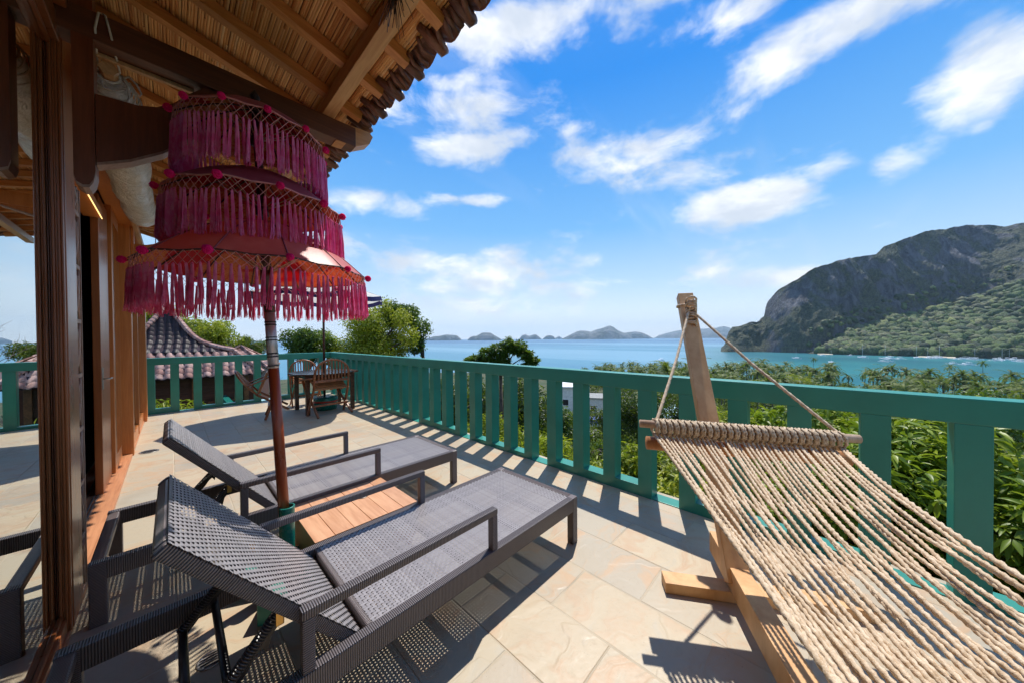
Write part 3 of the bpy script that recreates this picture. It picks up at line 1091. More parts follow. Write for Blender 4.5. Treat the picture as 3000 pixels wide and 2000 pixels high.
def pantile(n=9, L=0.30, W=0.272, amp=0.034, th=0.013):
    mb = MB()
    pr = []
    for i in range(n + 1):
        s = i / n
        yy = -W / 2 + W * s
        zz = amp * math.cos(2 * PI * (s * 1.0 + 0.05))
        pr.append((yy, zz))
    m_ = n + 1
    for (xx, dz) in ((-L / 2, SL * L / 2), (L / 2 - 0.02, -SL * (L / 2 - 0.02)), (L / 2, -SL * L / 2 - 0.008)):
        for (yy, zz) in pr:
            mb.v.append((xx, yy, zz + dz + th))
        for (yy, zz) in pr:
            mb.v.append((xx, yy, zz + dz))
    for s in range(2):
        b = s * 2 * m_
        for i in range(n):
            mb.f.append((b + i, b + i + 1, b + 2 * m_ + i + 1, b + 2 * m_ + i))
            mb.f.append((b + m_ + i, b + 2 * m_ + m_ + i, b + 2 * m_ + m_ + i + 1, b + m_ + i + 1))
    for b in (0, 4 * m_):
        for i in range(n):
            mb.f.append((b + i, b + m_ + i, b + m_ + i + 1, b + i + 1))
    for i in (0, n):
        for s in range(2):
            b = s * 2 * m_
            mb.f.append((b + i, b + 2 * m_ + i, b + 3 * m_ + i, b + m_ + i))
    return mb.mesh('tile', 'eave_tile', smooth=False)


tile_me = pantile()
k = 0
y = RY0 + 0.1
while y < RY1:
    for row in range(3):
        xx = EX - 0.15 - row * 0.235
        o = link('tile', tile_me, roof, (xx, y, EZ + 0.052 + SL * (EX - xx) + row * 0.004 + 0.0), (rr_.uniform(-.03, .03), rr_.uniform(-.05, .05), rr_.uniform(-.04, .04)))
    # rounded nib under every eave tile, seen as dark scallops from below
    mb = MB()
    mb.tube([(EX - 0.16, 0.06, 0.012), (EX - 0.07, 0.06, -0.006), (EX - 0.005, 0.055, -0.022), (EX + 0.012, 0.05, -0.010)], [0.020, 0.030, 0.034, 0.018], 8)
    mb.build('tile_end', 'eave_tile', roof, smooth=True, loc=(0, y + 0.03, EZ + 0.035))
    y += 0.245
# battens and dark bedding visible between rafters and tile ends
mb = MB()
rb = random.Random(9)
y = RY0
while y < RY1:
    L = rb.uniform(0.03, 0.07)
    zz = zr(0.965) + rb.uniform(-0.012, 0.012)
    x0 = 0.945 + rb.uniform(-0.02, 0.01)
    mb.tube([(x0, y, zz), (x0 + 0.05, y + L * 0.5, zz - 0.012), (EX - 0.02, y + L * rb.uniform(0, 1), zz - 0.03)], [0.012, rb.uniform(0.012, 0.022), 0.012], 6)
    y += L
mb.build('eave_bedding', 'eave_tile', roof, kind='stuff', smooth=True)
settle(house, (-0.45, 2.9, 0.0))

# dark fibre tuft hanging from the purlin
mb = MB()
rt = random.Random(2)
for i in range(46):
    a = rt.uniform(0, 2 * PI)
    p = Vector((0.70, 1.36, 2.90))
    pts = [p]
    d = Vector((rt.uniform(-.5, .5), rt.uniform(-1, 1), rt.uniform(-1.2, 0.2)))
    for q in range(4):
        p = p + d * rt.uniform(0.014, 0.028)
        d = d + Vector((rt.uniform(-.3, .3), rt.uniform(-.3, .3), -0.45))
        pts.append(p.copy())
    mb.tube(pts, 0.0016, 3, cap=False)
o = mb.build('fibre_tuft', 'black_metal', None)
tag(o, 'small tuft of black fibre caught on the pale roof purlin', 'tuft')

# wrapped, rolled-up blind under the eave
t = thing('rolled_blind', 'rolled blind wrapped in clear plastic and tied with white cord under the eave', 'blind')
pts, rad = [], []
for i in range(34):
    s = i / 33
    yy = 2.60 + 2.75 * s
    pts.append((-0.205 + 0.006 * math.sin(9 * s), yy, 2.665 - 0.05 * math.sin(PI * s) + 0.012 * math.sin(21 * s)))
    rad.append((0.052 + 0.058 * min(1, s * 7)) * (1 + 0.07 * math.sin(33 * s + 1)) * (1.0 if s < 0.93 else 1 - (s - 0.93) * 6))
film = MB().tube(pts, rad, 20).build('plastic_wrap', 'plastic_film', t, smooth=True)
mb = MB()
for i in range(len(film.data.vertices)):
    v = film.data.vertices[i]
    n_ = noise.noise(Vector(v.co) * 14) * 0.012 + noise.noise(Vector(v.co) * 37) * 0.006
    c0 = pts[min(33, i // 20)]
    d_ = Vector(v.co) - Vector(c0)
    v.co = Vector(c0) + d_ * (1 + n_ / max(d_.length, 1e-3))
hexp = [(0.033 * math.cos(PI / 3 * j), 0.033 * math.sin(PI / 3 * j)) for j in range(6)]
MB().prism([(-0.200 + a, 2.690 + b) for a, b in hexp], 'y', 2.535, 2.70).build('roller_end', 'pine', t)
mb = MB()
for (yy, rr2, tl) in ((2.566, 0.038, 0.012), (2.612, 0.058, 0.02), (2.64, 0.066, -0.015), (2.665, 0.074, 0.01), (2.70, 0.082, -0.01), (2.74, 0.092, 0.012), (2.79, 0.102, 0.0)):
    mb.tube([(-0.203 + rr2 * math.cos(a), yy + tl * math.sin(a), 2.685 - 0.012 + rr2 * math.sin(a)) for a in [2 * PI * j / 20 for j in range(21)]], 0.0042, 6)
mb.tube([(-0.235, 2.56, 2.70), (-0.225, 2.40, 2.78), (-0.215, 2.405, 2.86), (-0.205, 2.44, 2.885)], 0.0042, 6)
mb.tube([(-0.165, 2.56, 2.70), (-0.180, 2.40, 2.78), (-0.195, 2.405, 2.86), (-0.205, 2.44, 2.885)], 0.0042, 6)
mb.tube([(-0.16, 2.60, 2.70), (-0.135, 2.58, 2.71), (-0.11, 2.575, 2.68), (-0.095, 2.57, 2.64), (-0.10, 2.57, 2.625), (-0.115, 2.575, 2.64), (-0.135, 2.58, 2.68)], 0.0042, 6)
mb.tube([(-0.16, 2.60, 2.70), (-0.14, 2.585, 2.66), (-0.137, 2.58, 2.60), (-0.15, 2.58, 2.56)], 0.0042, 6)
mb.build('cord', 'rope_white', t, smooth=True)
settle(t, (-0.205, 3.9, 2.6))
# ================================================================== LOUNGERS
def weave(L, W, pitch, width, h, mat4, border=True):
    """interlaced flat strands: real strands with real gaps; L along u, W along v"""
    nu, nv = int(round(L / pitch)), int(round(W / pitch))
    pu, pv = L / nu, W / nv
    V, F = [], []
    m = np.array(mat4)

    def strip(n_along, step, fixed, along_u, phase):
        b = len(V)
        for i in range(n_along + 1):
            t = i * step
            z = h * (1 if (i + phase) % 2 == 0 else -1)
            if i in (0, n_along):
                z = 0
            for s in (-width / 2, width / 2):
                V.append((t, fixed + s, z) if along_u else (fixed + s, t, z))
        for i in range(n_along):
            a = b + 2 * i
            F.append((a, a + 2, a + 3, a + 1))
    for j in range(nv):
        strip(nu, pu, (j + 0.5) * pv, True, j)
    for i in range(nu):
        strip(nv, pv, (i + 0.5) * pu, False, i + 1)
    V = np.array(V)
    V = V @ m[:3, :3].T + m[:3, 3]
    return V, np.array(F)


LW = 0.72
def make_lounger(label):
    t = thing('sun_lounger', label, 'sun lounger', (0, 0, 0), 0, 'woven loungers side by side on the terrace')

    def bx(name, mat, x0, x1, y0, y1, z0, z1, bev=0.006, parent=None):
        return MB().box(x0, x1, y0, y1, z0, z1, bev).build(name, mat, parent or t)
    LX = 2.122
    for y0 in (0.0, LW - 0.045):
        bx('side_rail', 'rattan_x', 0.0, LX, y0, y0 + 0.045, 0.215, 0.302)
        bx('leg', 'rattan_z', 0.001, 0.058, y0 - 0.001, y0 + 0.052, 0.0, 0.300)
        bx('leg', 'rattan_z', LX - 0.052, LX + 0.001, y0 - 0.001, y0 + 0.046, 0.0, 0.3035)
        # armrest: rear upright, bar, front upright
        bx('armrest', 'rattan_x', 0.552, 1.398, y0 + 0.003, y0 + 0.042, 0.470, 0.503, 0.008)
        bx('arm_upright', 'rattan_z', 0.553, 0.590, y0 + 0.004, y0 + 0.041, 0.300, 0.4705, 0.006)
        bx('arm_upright', 'rattan_z', 1.362, 1.397, y0 + 0.004, y0 + 0.041, 0.300, 0.4705, 0.006)
    bx('rear_rail', 'rattan_y', 0.002, 0.050, 0.045, LW - 0.045, 0.262, 0.298)
    bx('foot_rail', 'rattan_y', LX - 0.048, LX, 0.045, LW - 0.045, 0.235, 0.3025)
    bx('hinge_rail', 'rattan_y', 0.765, 0.80, 0.045, LW - 0.045, 0.235, 0.298)
    for xx in (1.06, 1.24, 1.62, 1.86):
        bx('cross_bar', 'black_metal', xx, xx + 0.035, 0.045, LW - 0.045, 0.250, 0.275, 0.002)
    bx('centre_bar', 'black_metal', 0.80, LX - 0.05, LW / 2 - 0.020, LW / 2 + 0.020, 0.252, 0.273, 0.002)
    m = Matrix.Translation((0.785, 0.040, 0.2995))
    V, F = weave(LX - 0.04 - 0.785, LW - 0.080, 0.0148, 0.0104, 0.0017, m)
    link('seat', np_mesh('seat', V, F, 'rattan'), t)
    # reclined back
    ang = math.atan2(0.565, 0.482)
    ux = Vector((-math.cos(ang), 0, math.sin(ang)))
    nz = Vector((math.sin(ang), 0, math.cos(ang)))
    org = Vector((0.790, 0.052, 0.225))
    bm4 = Matrix(((ux.x, 0, nz.x, org.x), (0, 1, 0, org.y), (ux.z, 0, nz.z, org.z), (0, 0, 0, 1)))
    BL, BW = 0.80, LW - 0.104
    back = link('backrest', np_mesh('backrest', *weave(BL, BW, 0.0148, 0.0106, 0.0017, bm4 @ Matrix.Translation((0, 0, 0.002))), 'rattan'), t)
    for y0 in (0.0, BW - 0.03):
        mb = MB().box(0.0, BL, y0, y0 + 0.030, -0.042, -0.0012, 0.010, bm4)
        o = mb.build('side_edge', 'rattan_edge', back)
    MB().box(BL - 0.034, BL - 0.001, 0.031, BW - 0.031, -0.042, -0.0012, 0.010, bm4).build('top_edge', 'rattan_edge', back)
    MB().box(0.001, 0.030, 0.031, BW - 0.031, -0.045, -0.004, 0.006, bm4).build('lower_edge', 'rattan_edge', back)
    for q in (0.27, 0.52):
        MB().box(q, q + 0.03, 0.031, BW - 0.031, -0.040, -0.014, 0.002, bm4).build('back_bar', 'black_metal', back)
    MB().box(0.03, BL - 0.035, BW / 2 - 0.018, BW / 2 + 0.018, -0.039, -0.015, 0.002, bm4).build('back_bar', 'black_metal', back)
    # notched support frame under the back
    for y0 in (0.085, LW - 0.125):
        poly = [(0.505, 0.485), (0.525, 0.455), (0.490, 0.415), (0.480, 0.372), (0.466, 0.392), (0.452, 0.380), (0.430, 0.345), (0.400, 0.312),
                (0.392, 0.262), (0.374, 0.282), (0.352, 0.268), (0.325, 0.235), (0.300, 0.205), (0.285, 0.225), (0.300, 0.252)]
        sp = MB().prism(poly, 'y', y0 + 0.012, y0 + 0.018).build('notched_plate', 'black_metal', t)
        MB().tube([(0.505, y0 + 0.015, 0.475), (0.295, y0 + 0.015, 0.235)], 0.0165, 10).build('support_arm', 'rattan_wrap', t, smooth=True)
        mb = MB().box(0.500, 0.522, y0 - 0.004, y0 + 0.0, 0.445, 0.490, 0.003)
        mb.build('pivot_tab', 'brass', t)
    MB().tube([(0.300, 0.095, 0.233), (0.300, LW - 0.105, 0.233)], 0.0135, 10).build('support_bar', 'black_metal', t, smooth=True)
    MB().tube([(0.392, 0.050, 0.285), (0.392, LW - 0.05, 0.285)], 0.0125, 10).build('support_bar', 'black_metal', t, smooth=True)
    return t


# wrapped edges: strands wound round, so stripes show along the local length
def rattan_edge(name, axis_vec, freq, dark, light):
    m, nt, bs = new_mat(name)
    c = nt.coord('Object')
    dp = nt.add('ShaderNodeVectorMath', operation='DOT_PRODUCT')
    nt.link(c, dp.inputs[0])
    dp.inputs[1].default_value = axis_vec
    s = dp.outputs['Value']
    s1 = nt.math('ABSOLUTE', nt.math('SINE', nt.math('MULTIPLY', s, freq)))
    sp = nt.add('ShaderNodeSeparateXYZ')
    nt.link(c, sp.inputs[0])
    s2 = nt.math('ABSOLUTE', nt.math('SINE', nt.math('MULTIPLY', sp.outputs[1], freq)))
    hh = nt.math('MAXIMUM', s1, nt.math('MULTIPLY', s2, 0.6))
    n = nt.noise(c, 70, 3, 0.6)
    col = nt.mix(n, dark, light)
    col = nt.mix(nt.smooth(s1, 0.08, 0.55), tuple(x * 0.25 for x in dark), col)
    nt.link(col, bs.inputs['Base Color'])
    bs.inputs['Roughness'].default_value = 0.33
    bs.inputs['Specular IOR Level'].default_value = 0.6
    nt.link(nt.bump(nt.math('MULTIPLY', s1, 1.0), 1.0, 0.006), bs.inputs['Normal'])


_a = math.atan2(0.565, 0.482)
rattan_edge('rattan_edge', (-math.cos(_a), 0, math.sin(_a)), 400, (0.15, 0.125, 0.125), (0.27, 0.235, 0.235))
rattan_edge('rattan_wrap', (0.6, 0, 0.8), 380, (0.05, 0.038, 0.034), (0.11, 0.085, 0.075))
lounger = make_lounger('nearer brown woven sun lounger with raised back, in front of the umbrella pole')
KIDS = {o.name: list(o.children) for o in bpy.data.objects}
l2 = copy_tree(lounger)
l2['label'] = 'farther brown woven sun lounger with raised back, behind the umbrella pole'
lounger.location = (-0.286, 1.156, 0)
l2.location = (-0.286, 2.468, 0)

# ================================================================== SIDE TABLE (low slatted wooden box)
t = thing('low_table', 'low orange-brown box table of wooden boards between the two loungers', 'table', (0.83, 2.25, 0))
X0, X1, Y0, Y1, ZT = -0.325, 0.275, -0.325, 0.335, 0.278
for i in range(6):
    xa = X0 + (X1 - X0) * i / 6
    xb = X0 + (X1 - X0) * (i + 1) / 6
    MB().box(xa + 0.0012, xb - 0.0012, Y0, Y1, ZT - 0.018, ZT + (0.0006 if i % 2 else 0), 0.0018).build('board', 'board_wood', t)
for (a, b, c, d) in ((X0 + 0.004, X1 - 0.004, Y0 + 0.004, Y0 + 0.022), (X0 + 0.004, X1 - 0.004, Y1 - 0.022, Y1 - 0.004), (X0 + 0.004, X0 + 0.022, Y0 + 0.022, Y1 - 0.022), (X1 - 0.022, X1 - 0.004, Y0 + 0.022, Y1 - 0.022)):
    MB().box(a, b, c, d, 0.06, ZT - 0.0185, 0.002).build('side_panel', 'board_wood', t)
for sx in (X0 + 0.023, X1 - 0.055):
    for sy in (Y0 + 0.023, Y1 - 0.055):
        MB().box(sx, sx + 0.032, sy, sy + 0.032, 0, ZT - 0.019, 0.002).build('leg', 'board_wood', t)
MB().lathe([(0.034, 0), (0.036, 0.0015), (0.030, 0.0035), (0.012, 0.003)], 20, (0.05, 0.01, ZT + 0.001)).build('hole_cover', 'steel', t, smooth=True)

# ================================================================== UMBRELLA
t = thing('umbrella_stand', 'teal cross-shaped umbrella foot with an upright socket pipe', 'umbrella stand', (0.425, 2.13, 0))
for a in (-118, 152, 62, -28):
    L = 0.27 if a in (-118, 152) else 0.16
    MB().box(0.02, L, -0.046, 0.046, 0.0, 0.115, 0.006, Matrix.Rotation(R_(a), 4, 'Z')).build('foot', 'teal_block', t)
MB().lathe([(0.036, 0.02), (0.0365, 0.30), (0.0375, 0.425), (0.0375, 0.432), (0.031, 0.433), (0.030, 0.30)], 24, cap=False).build('socket_pipe', 'teal_pot', t, smooth=True)

PB, PT = Vector((0.425, 2.13, 0.13)), Vector((0.332, 2.285, 2.70))
AX = (PT - PB).normalized()


def pole_at(z):
    return PB + (PT - PB) * ((z - PB.z) / (PT.z - PB.z))


umb = thing('umbrella', 'three-tiered pink ceremonial umbrella with hanging tassels and pompoms', 'umbrella', tuple(PB))


def rel(p):
    return Vector(p) - PB


MB().tube([rel(pole_at(z)) for z in (0.13, 0.8, 1.195)], [0.0265, 0.0262, 0.026], 16).build('lower_pole', 'pole_red', umb, smooth=True)
MB().tube([rel(pole_at(z)) for z in (1.195, 1.50)], [0.0262, 0.0255], 16).build('banded_pole', 'silver_band', umb, smooth=True)
MB().tube([rel(pole_at(z)) for z in (1.49, 2.2, 2.66)], [0.0250, 0.020, 0.016], 16).build('upper_pole', 'pole_dark', umb, smooth=True)
for z in (1.205, 1.255, 1.272, 1.345, 1.36, 1.43, 1.445):
    MB().tube([rel(pole_at(z)), rel(pole_at(z + 0.006))], 0.0278, 16).build('band', 'black_metal', umb, smooth=True)
MB().lathe([(0.012, -0.02), (0.034, 0.0), (0.040, 0.018), (0.030, 0.040), (0.016, 0.052), (0.024, 0.068), (0.019, 0.085), (0.006, 0.105), (0.001, 0.118)], 16, tuple(rel(pole_at(2.63)))).build('finial', 'black_metal', umb, smooth=True)

rt = random.Random(17)


def tassel_mesh(seed, L=0.155):
    r2 = random.Random(seed)
    mb = MB()
    ns = 17
    for i in range(ns):
        a = 2 * PI * i / ns + r2.uniform(-.2, .2)
        sp = r2.uniform(0.15, 1.0)
        pts = []
        x0, y0 = 0.0022 * math.cos(a), 0.0022 * math.sin(a)
        ex, ey = 0.0105 * sp * math.cos(a) + r2.uniform(-.004, .004), 0.0105 * sp * math.sin(a) + r2.uniform(-.004, .004)
        Li = L * r2.uniform(0.86, 1.06)
        for q in range(6):
            s = q / 5
            pts.append((x0 + (ex - x0) * s ** 0.7 + r2.uniform(-.0013, .0013), y0 + (ey - y0) * s ** 0.7 + r2.uniform(-.0013, .0013), -Li * s))
        # frayed end
        pts.append((pts[-1][0] + r2.uniform(-.006, .006), pts[-1][1] + r2.uniform(-.006, .006), pts[-1][2] + r2.uniform(-.008, .004)))
        mb.tube(pts, [0.0021, 0.0021, 0.0020, 0.0020, 0.0019, 0.0018, 0.0009], 3, cap=False)
    mb.lathe([(0.0022, 0.004), (0.0040, 0.0), (0.0034, -0.007)], 6, cap=False)
    return mb


def pompom_mesh():
    r2 = random.Random(4)
    mb = MB()
    for i in range(150):
        z = 1 - 2 * (i + 0.5) / 150
        a = i * 2.39996
        rr = math.sqrt(1 - z * z)
        d = Vector((rr * math.cos(a), rr * math.sin(a), z))
        u = d.cross(Vector((0, 0, 1))).normalized() if abs(z) < 0.95 else Vector((1, 0, 0))
        w = d.cross(u)
        l = 0.0165 * r2.uniform(0.85, 1.1)
        mb.add([d * 0.002 + u * 0.0012, d * 0.002 - u * 0.0006 + w * 0.001, d * 0.002 - u * 0.0006 - w * 0.001,
                d * l + u * 0.0028, d * l - u * 0.0016 + w * 0.0026, d * l - u * 0.0016 - w * 0.0026],
               [(0, 1, 4, 3), (1, 2, 5, 4), (2, 0, 3, 5), (3, 4, 5)])
    return mb.mesh('pompom', 'pompom', fix=False)


pom = pompom_mesh()


def tier(zr_, R, hgt, mat, thr_mat, fr_len, ncols, ntas, label):
    c = pole_at(zr_)
    c = rel(c)
    NR, NG = 9, 12          # rings, gores
    sub = 4
    ncc = NG * sub

    def prof(s, gore):      # s 0 at the pole .. 1 at the rim; the cloth dips between ribs
        r = R * s
        dip = (1 - abs(2 * gore - 1)) * 0.009 * s * s
        return r * (1 - 0.014 * (1 - abs(2 * gore - 1)) * s ** 3), hgt * (1 - s ** 1.75) - dip
    def shell(dz, s0=0.035):
        mb = MB()
        for i in range(NR + 1):
            s = s0 + (1 - s0) * i / NR
            for j in range(ncc):
                gore = (j % sub) / sub
                r, z = prof(s, gore)
                a = 2 * PI * j / ncc
                mb.v.append((c.x + r * math.cos(a), c.y + r * math.sin(a), c.z + z + dz))
        for i in range(NR):
            for j in range(ncc):
                mb.f.append((i * ncc + j, i * ncc + (j + 1) % ncc, (i + 1) * ncc + (j + 1) % ncc, (i + 1) * ncc + j))
        return mb
    can = shell(0.0).build('canopy', mat, umb, smooth=True)
    shell(-0.0045).build('lining', 'lining', can, smooth=True)
    # ribs and rim cord
    for j in range(NG):
        a = 2 * PI * j / NG
        pts = []
        for s in (0.05, 0.3, 0.55, 0.8, 1.02):
            r, z = prof(s, 0)
            pts.append((c.x + r * math.cos(a), c.y + r * math.sin(a), c.z + z - 0.009))
        MB().tube(pts, 0.0036, 5).build('rib', 'pole_dark', can, smooth=True)
        if mat == 'canopy_rose':
            MB().tube([(a_[0], a_[1], a_[2] + 0.0115) for a_ in pts], 0.0032, 5).build('seam', 'canopy_plum', can, smooth=True)
        # stretcher down to the runner on the pole
        r, z = prof(0.55, 0)
        MB().tube([(c.x + r * math.cos(a), c.y + r * math.sin(a), c.z + z - 0.012), (c.x + 0.026 * math.cos(a), c.y + 0.026 * math.sin(a), c.z - 0.02 + hgt * 0.1)], 0.0030, 5).build('stretcher', 'bar_wood', can)
    MB().tube([(c.x, c.y, c.z - 0.045), (c.x, c.y, c.z + 0.01)], 0.030, 14).build('runner', 'pole_dark', can, smooth=True)
    # dark rolled hem
    pts = []
    for j in range(ncc + 1):
        r, z = prof(1.0, (j % sub) / sub)
        a = 2 * PI * j / ncc
        pts.append((c.x + r * math.cos(a), c.y + r * math.sin(a), c.z + z))
    MB().tube(pts, 0.0042, 5, cap=False).build('hem', 'pole_dark' if mat == 'canopy_rose' else 'net_cord', can, smooth=True)
    # knotted net, three rows of lozenges
    mb = MB()
    rows_ = 3
    drop = fr_len[0]
    def npt(i, rw):
        a = 2 * PI * (i + (0.5 if rw % 2 else 0)) / ncols
        g = (a / (2 * PI) * NG) % 1
        r, z = prof(1.0, g)
        sag = -0.010 * math.sin(a * NG / 2) ** 2
        return (c.x + (r + 0.004 + 0.002 * rw) * math.cos(a), c.y + (r + 0.004 + 0.002 * rw) * math.sin(a), c.z + z - drop * rw / rows_)
    for rw in range(rows_):
        for i in range(ncols):
            p = npt(i, rw)
            q1 = npt(i if rw % 2 == 0 else i + 1, rw + 1)
            q0 = npt(i - 1 if rw % 2 == 0 else i, rw + 1)
            for q in (q0, q1):
                mid = [(p[k_] + q[k_]) / 2 for k_ in range(3)]
                mb.tube([p, q], 0.0013, 3, cap=False)
    mb.build('net', 'net_cord', can, fix=False)
    for i in range(ntas):
        a = 2 * PI * (i + rt.uniform(-.18, .18)) / ntas
        g = (a / (2 * PI) * NG) % 1
        r, z = prof(1.0, g)
        s = fr_len[1] / 0.155 * rt.uniform(0.93, 1.05)
        link('tassel', thr_mat[rt.randrange(len(thr_mat))], can, (c.x + (r + 0.011) * math.cos(a), c.y + (r + 0.011) * math.sin(a), c.z + z - drop + 0.004),
             (rt.uniform(-.05, .05), rt.uniform(-.05, .05), rt.uniform(0, 6.28)), (1, 1, s))
    for j in range(NG):
        a = 2 * PI * (j) / NG + rt.uniform(-.03, .03)
        r, z = prof(1.0, 0)
        k_ = 1.055
        link('pompom', pom, can, (c.x + r * k_ * math.cos(a), c.y + r * k_ * math.sin(a), c.z + z - rt.uniform(0.006, 0.016)), (0, 0, a), rt.uniform(0.9, 1.15))


tm_a = [tassel_mesh(s).mesh('tassel', 'thread', fix=False) for s in (1, 2, 3, 4)]
tm_b = [tassel_mesh(s).mesh('tassel', 'thread_violet', fix=False) for s in (5, 6, 7, 8)]
tier(1.725, 0.490, 0.275, 'canopy_rose', tm_a, (0.062, 0.172), 84, 118, 'lower')
tier(2.085, 0.383, 0.195, 'canopy_plum', tm_a + tm_b, (0.072, 0.190), 66, 104, 'middle')
tier(2.475, 0.322, 0.165, 'canopy_plum', tm_b, (0.082, 0.205), 58, 94, 'upper')

# ================================================================== HAMMOCK AND STAND
AXD = Vector((-0.87, -0.49, 0)).normalized()       # towards the camera
PD = Vector((0.56, -0.86, -0.025)).normalized()      # along the spreader bar
stand = thing('hammock_stand', 'pale timber hammock stand with a tall leaning arm by the balustrade', 'hammock stand')
BDIR = Vector((-0.263, -0.139, 0)).normalized()
top = Vector((2.79, 0.765, 1.675))
foot = Vector((1.955, 0.290, 0.10))
MB().beam(foot, top, 0.107, 0.065, up=(-0.87, -0.49, 0), bev=0.004).build('arm', 'stand_wood', stand)
p0 = Vector((2.255, 0.440, 0.115))
p1 = p0 + BDIR * 3.9
MB().beam(p0, p1, 0.085, 0.118, bev=0.004).build('floor_beam', 'stand_wood', stand)
cf0 = Vector((1.815, 0.605, 0.029))
cdir = (Vector((2.10, 0.36, 0.029)) - Vector((1.86, 0.60, 0.029))).normalized()
cdir = Vector((0.52, -0.855, 0)).normalized()
MB().beam(cf0, cf0 + cdir * 0.95, 0.095, 0.056, bev=0.003).build('cross_foot', 'stand_wood', stand)
q0 = p0 + BDIR * 3.3
MB().beam(q0 - cdir * 0.5 - Vector((0, 0, 0.086)), q0 + cdir * 0.5 - Vector((0, 0, 0.086)), 0.095, 0.056, bev=0.003).build('cross_foot', 'stand_wood', stand)
MB().beam(p0 + BDIR * 3.75 + Vector((0, 0, 0.0)), p0 + BDIR * 4.35 + Vector((0, 0, 1.55)), 0.107, 0.065, up=(1, 0, 0), bev=0.004).build('arm', 'stand_wood', stand)
bolt = top.lerp(foot, 0.06)
settle(stand, (2.0, 0.35, 0))


def rope_tube(mb, pts, r, pitch=0.034, strands=3, amp=0.34, n=8, seg=None, phase=0.0):
    """a laid rope: lobed section turning along the line"""
    # resample
    P = [Vector(p) for p in pts]
    d = [0]
    for a, b in zip(P[:-1], P[1:]):
        d.append(d[-1] + (b - a).length)
    L = d[-1]
    step = seg or pitch / 4.5
    m = max(2, int(L / step))
    Q = []
    j = 0
    for i in range(m + 1):
        s = L * i / m
        while j < len(P) - 2 and d[j + 1] < s:
            j += 1
        f = (s - d[j]) / max(1e-9, d[j + 1] - d[j])
        Q.append(P[j].lerp(P[j + 1], min(1, max(0, f))))
    t = (Q[1] - Q[0]).normalized()
    ref = Vector((0, 0, 1)) if abs(t.z) < 0.9 else Vector((1, 0, 0))
    a = t.cross(ref).normalized()
    base = len(mb.v)
    for i, p in enumerate(Q):
        t = (Q[min(i + 1, m)] - Q[max(i - 1, 0)]).normalized()
        a = (a - t * a.dot(t)).normalized()
        b = t.cross(a)
        tw = 2 * PI * (L * i / m) / pitch + phase
        for q in range(n):
            w = 2 * PI * q / n
            rr = r * (1 - amp * 0.5 + amp * 0.5 * math.cos(strands * (w - tw / strands)))
            v = p + (a * math.cos(w) + b * math.sin(w)) * rr
            mb.v.append((v.x, v.y, v.z))
    for i in range(m):
        for q in range(n):
            mb.f.append((base + i * n + q, base + i * n + (q + 1) % n, base + (i + 1) * n + (q + 1) % n, base + (i + 1) * n + q))
    return mb


BLp = Vector((1.79, 0.72, 0.872))
BRp = Vector((2.345, -0.150, 0.838))
ham = thing('hammock', 'natural rope hammock slung from a wooden spreader bar', 'hammock')
bar = MB().tube([BLp, BLp.lerp(BRp, 0.5), BRp], [0.021, 0.022, 0.021], 16).build('spreader_bar', 'bar_wood', ham, smooth=True)
knot = Vector((2.655, 0.685, 1.560))
LO = Vector((0.010, 0.005, -0.108))
MB().tube([BLp.lerp(BRp, 0.035) + LO, BLp.lerp(BRp, 0.96) + LO], [0.036, 0.038], 16).build('lower_bar', 'log_wood', ham, smooth=True)
# suspension ropes
b0 = BLp.lerp(BRp, 0.085)
b1 = BLp.lerp(BRp, 0.915)
rope_tube(MB(), [knot + Vector((-0.02, 0.01, -0.03)), (knot + b0) / 2 + Vector((0, 0, -0.012)), b0 + Vector((0, 0, 0.02))], 0.0098, 0.05).build('hanging_rope', 'rope', ham, smooth=True, fix=False)
rope_tube(MB(), [knot + Vector((-0.0, -0.02, -0.03)), (knot + b1) / 2 + Vector((0, 0, -0.012)), b1 + Vector((0, 0, 0.02))], 0.0098, 0.05).build('hanging_rope', 'rope', ham, smooth=True, fix=False)
# big knot round the arm
mb = MB()
rk = random.Random(6)
arm_dir = (top - foot).normalized()
arm_c = foot + arm_dir * ((knot.z - foot.z) / arm_dir.z)
sx = Vector((0.49, -0.87, 0)).normalized()
sy = AXD
for i in range(4):
    zc = 0.03 - 0.035 * i
    pts = []
    for j in range(17):
        w = 2 * PI * j / 16
        pts.append(arm_c + arm_dir * (zc + 0.012 * math.sin(w)) + sx * 0.066 * math.cos(w) * 1.0 + sy * 0.052 * math.sin(w))
    if i < 1:
        rope_tube(mb, pts, 0.010, 0.045, seg=0.012)
kc = knot + Vector((-0.012, -0.004, 0.0))
for i in range(11):
    a0, a1 = rk.uniform(0, 6.28), rk.uniform(0.4, 1.2)
    pts = []
    cc_ = kc + Vector((0, 0, -0.030 * i / 1.6 + 0.06))
    for j in range(11):
        w = a0 + 5.6 * j / 10
        pts.append(cc_ + sx * 0.030 * math.cos(w) + Vector((0, 0, 0.022 * math.sin(w) * a1)) + sy * 0.026 * math.sin(w + 0.8))
    rope_tube(mb, pts, 0.0088, 0.04, seg=0.010)
for i in range(16):       # frayed ends
    d = Vector((rk.uniform(-.5, .5), rk.uniform(-.5, .5), rk.uniform(-0.9, -0.1)))
    p = kc + Vector((0, 0, -0.10))
    mb.tube([p, p + d * 0.04, p + d * 0.07 + Vector((0, 0, -0.02))], 0.0016, 3, cap=False)
mb.build('knot', 'rope', ham, smooth=True, fix=False)
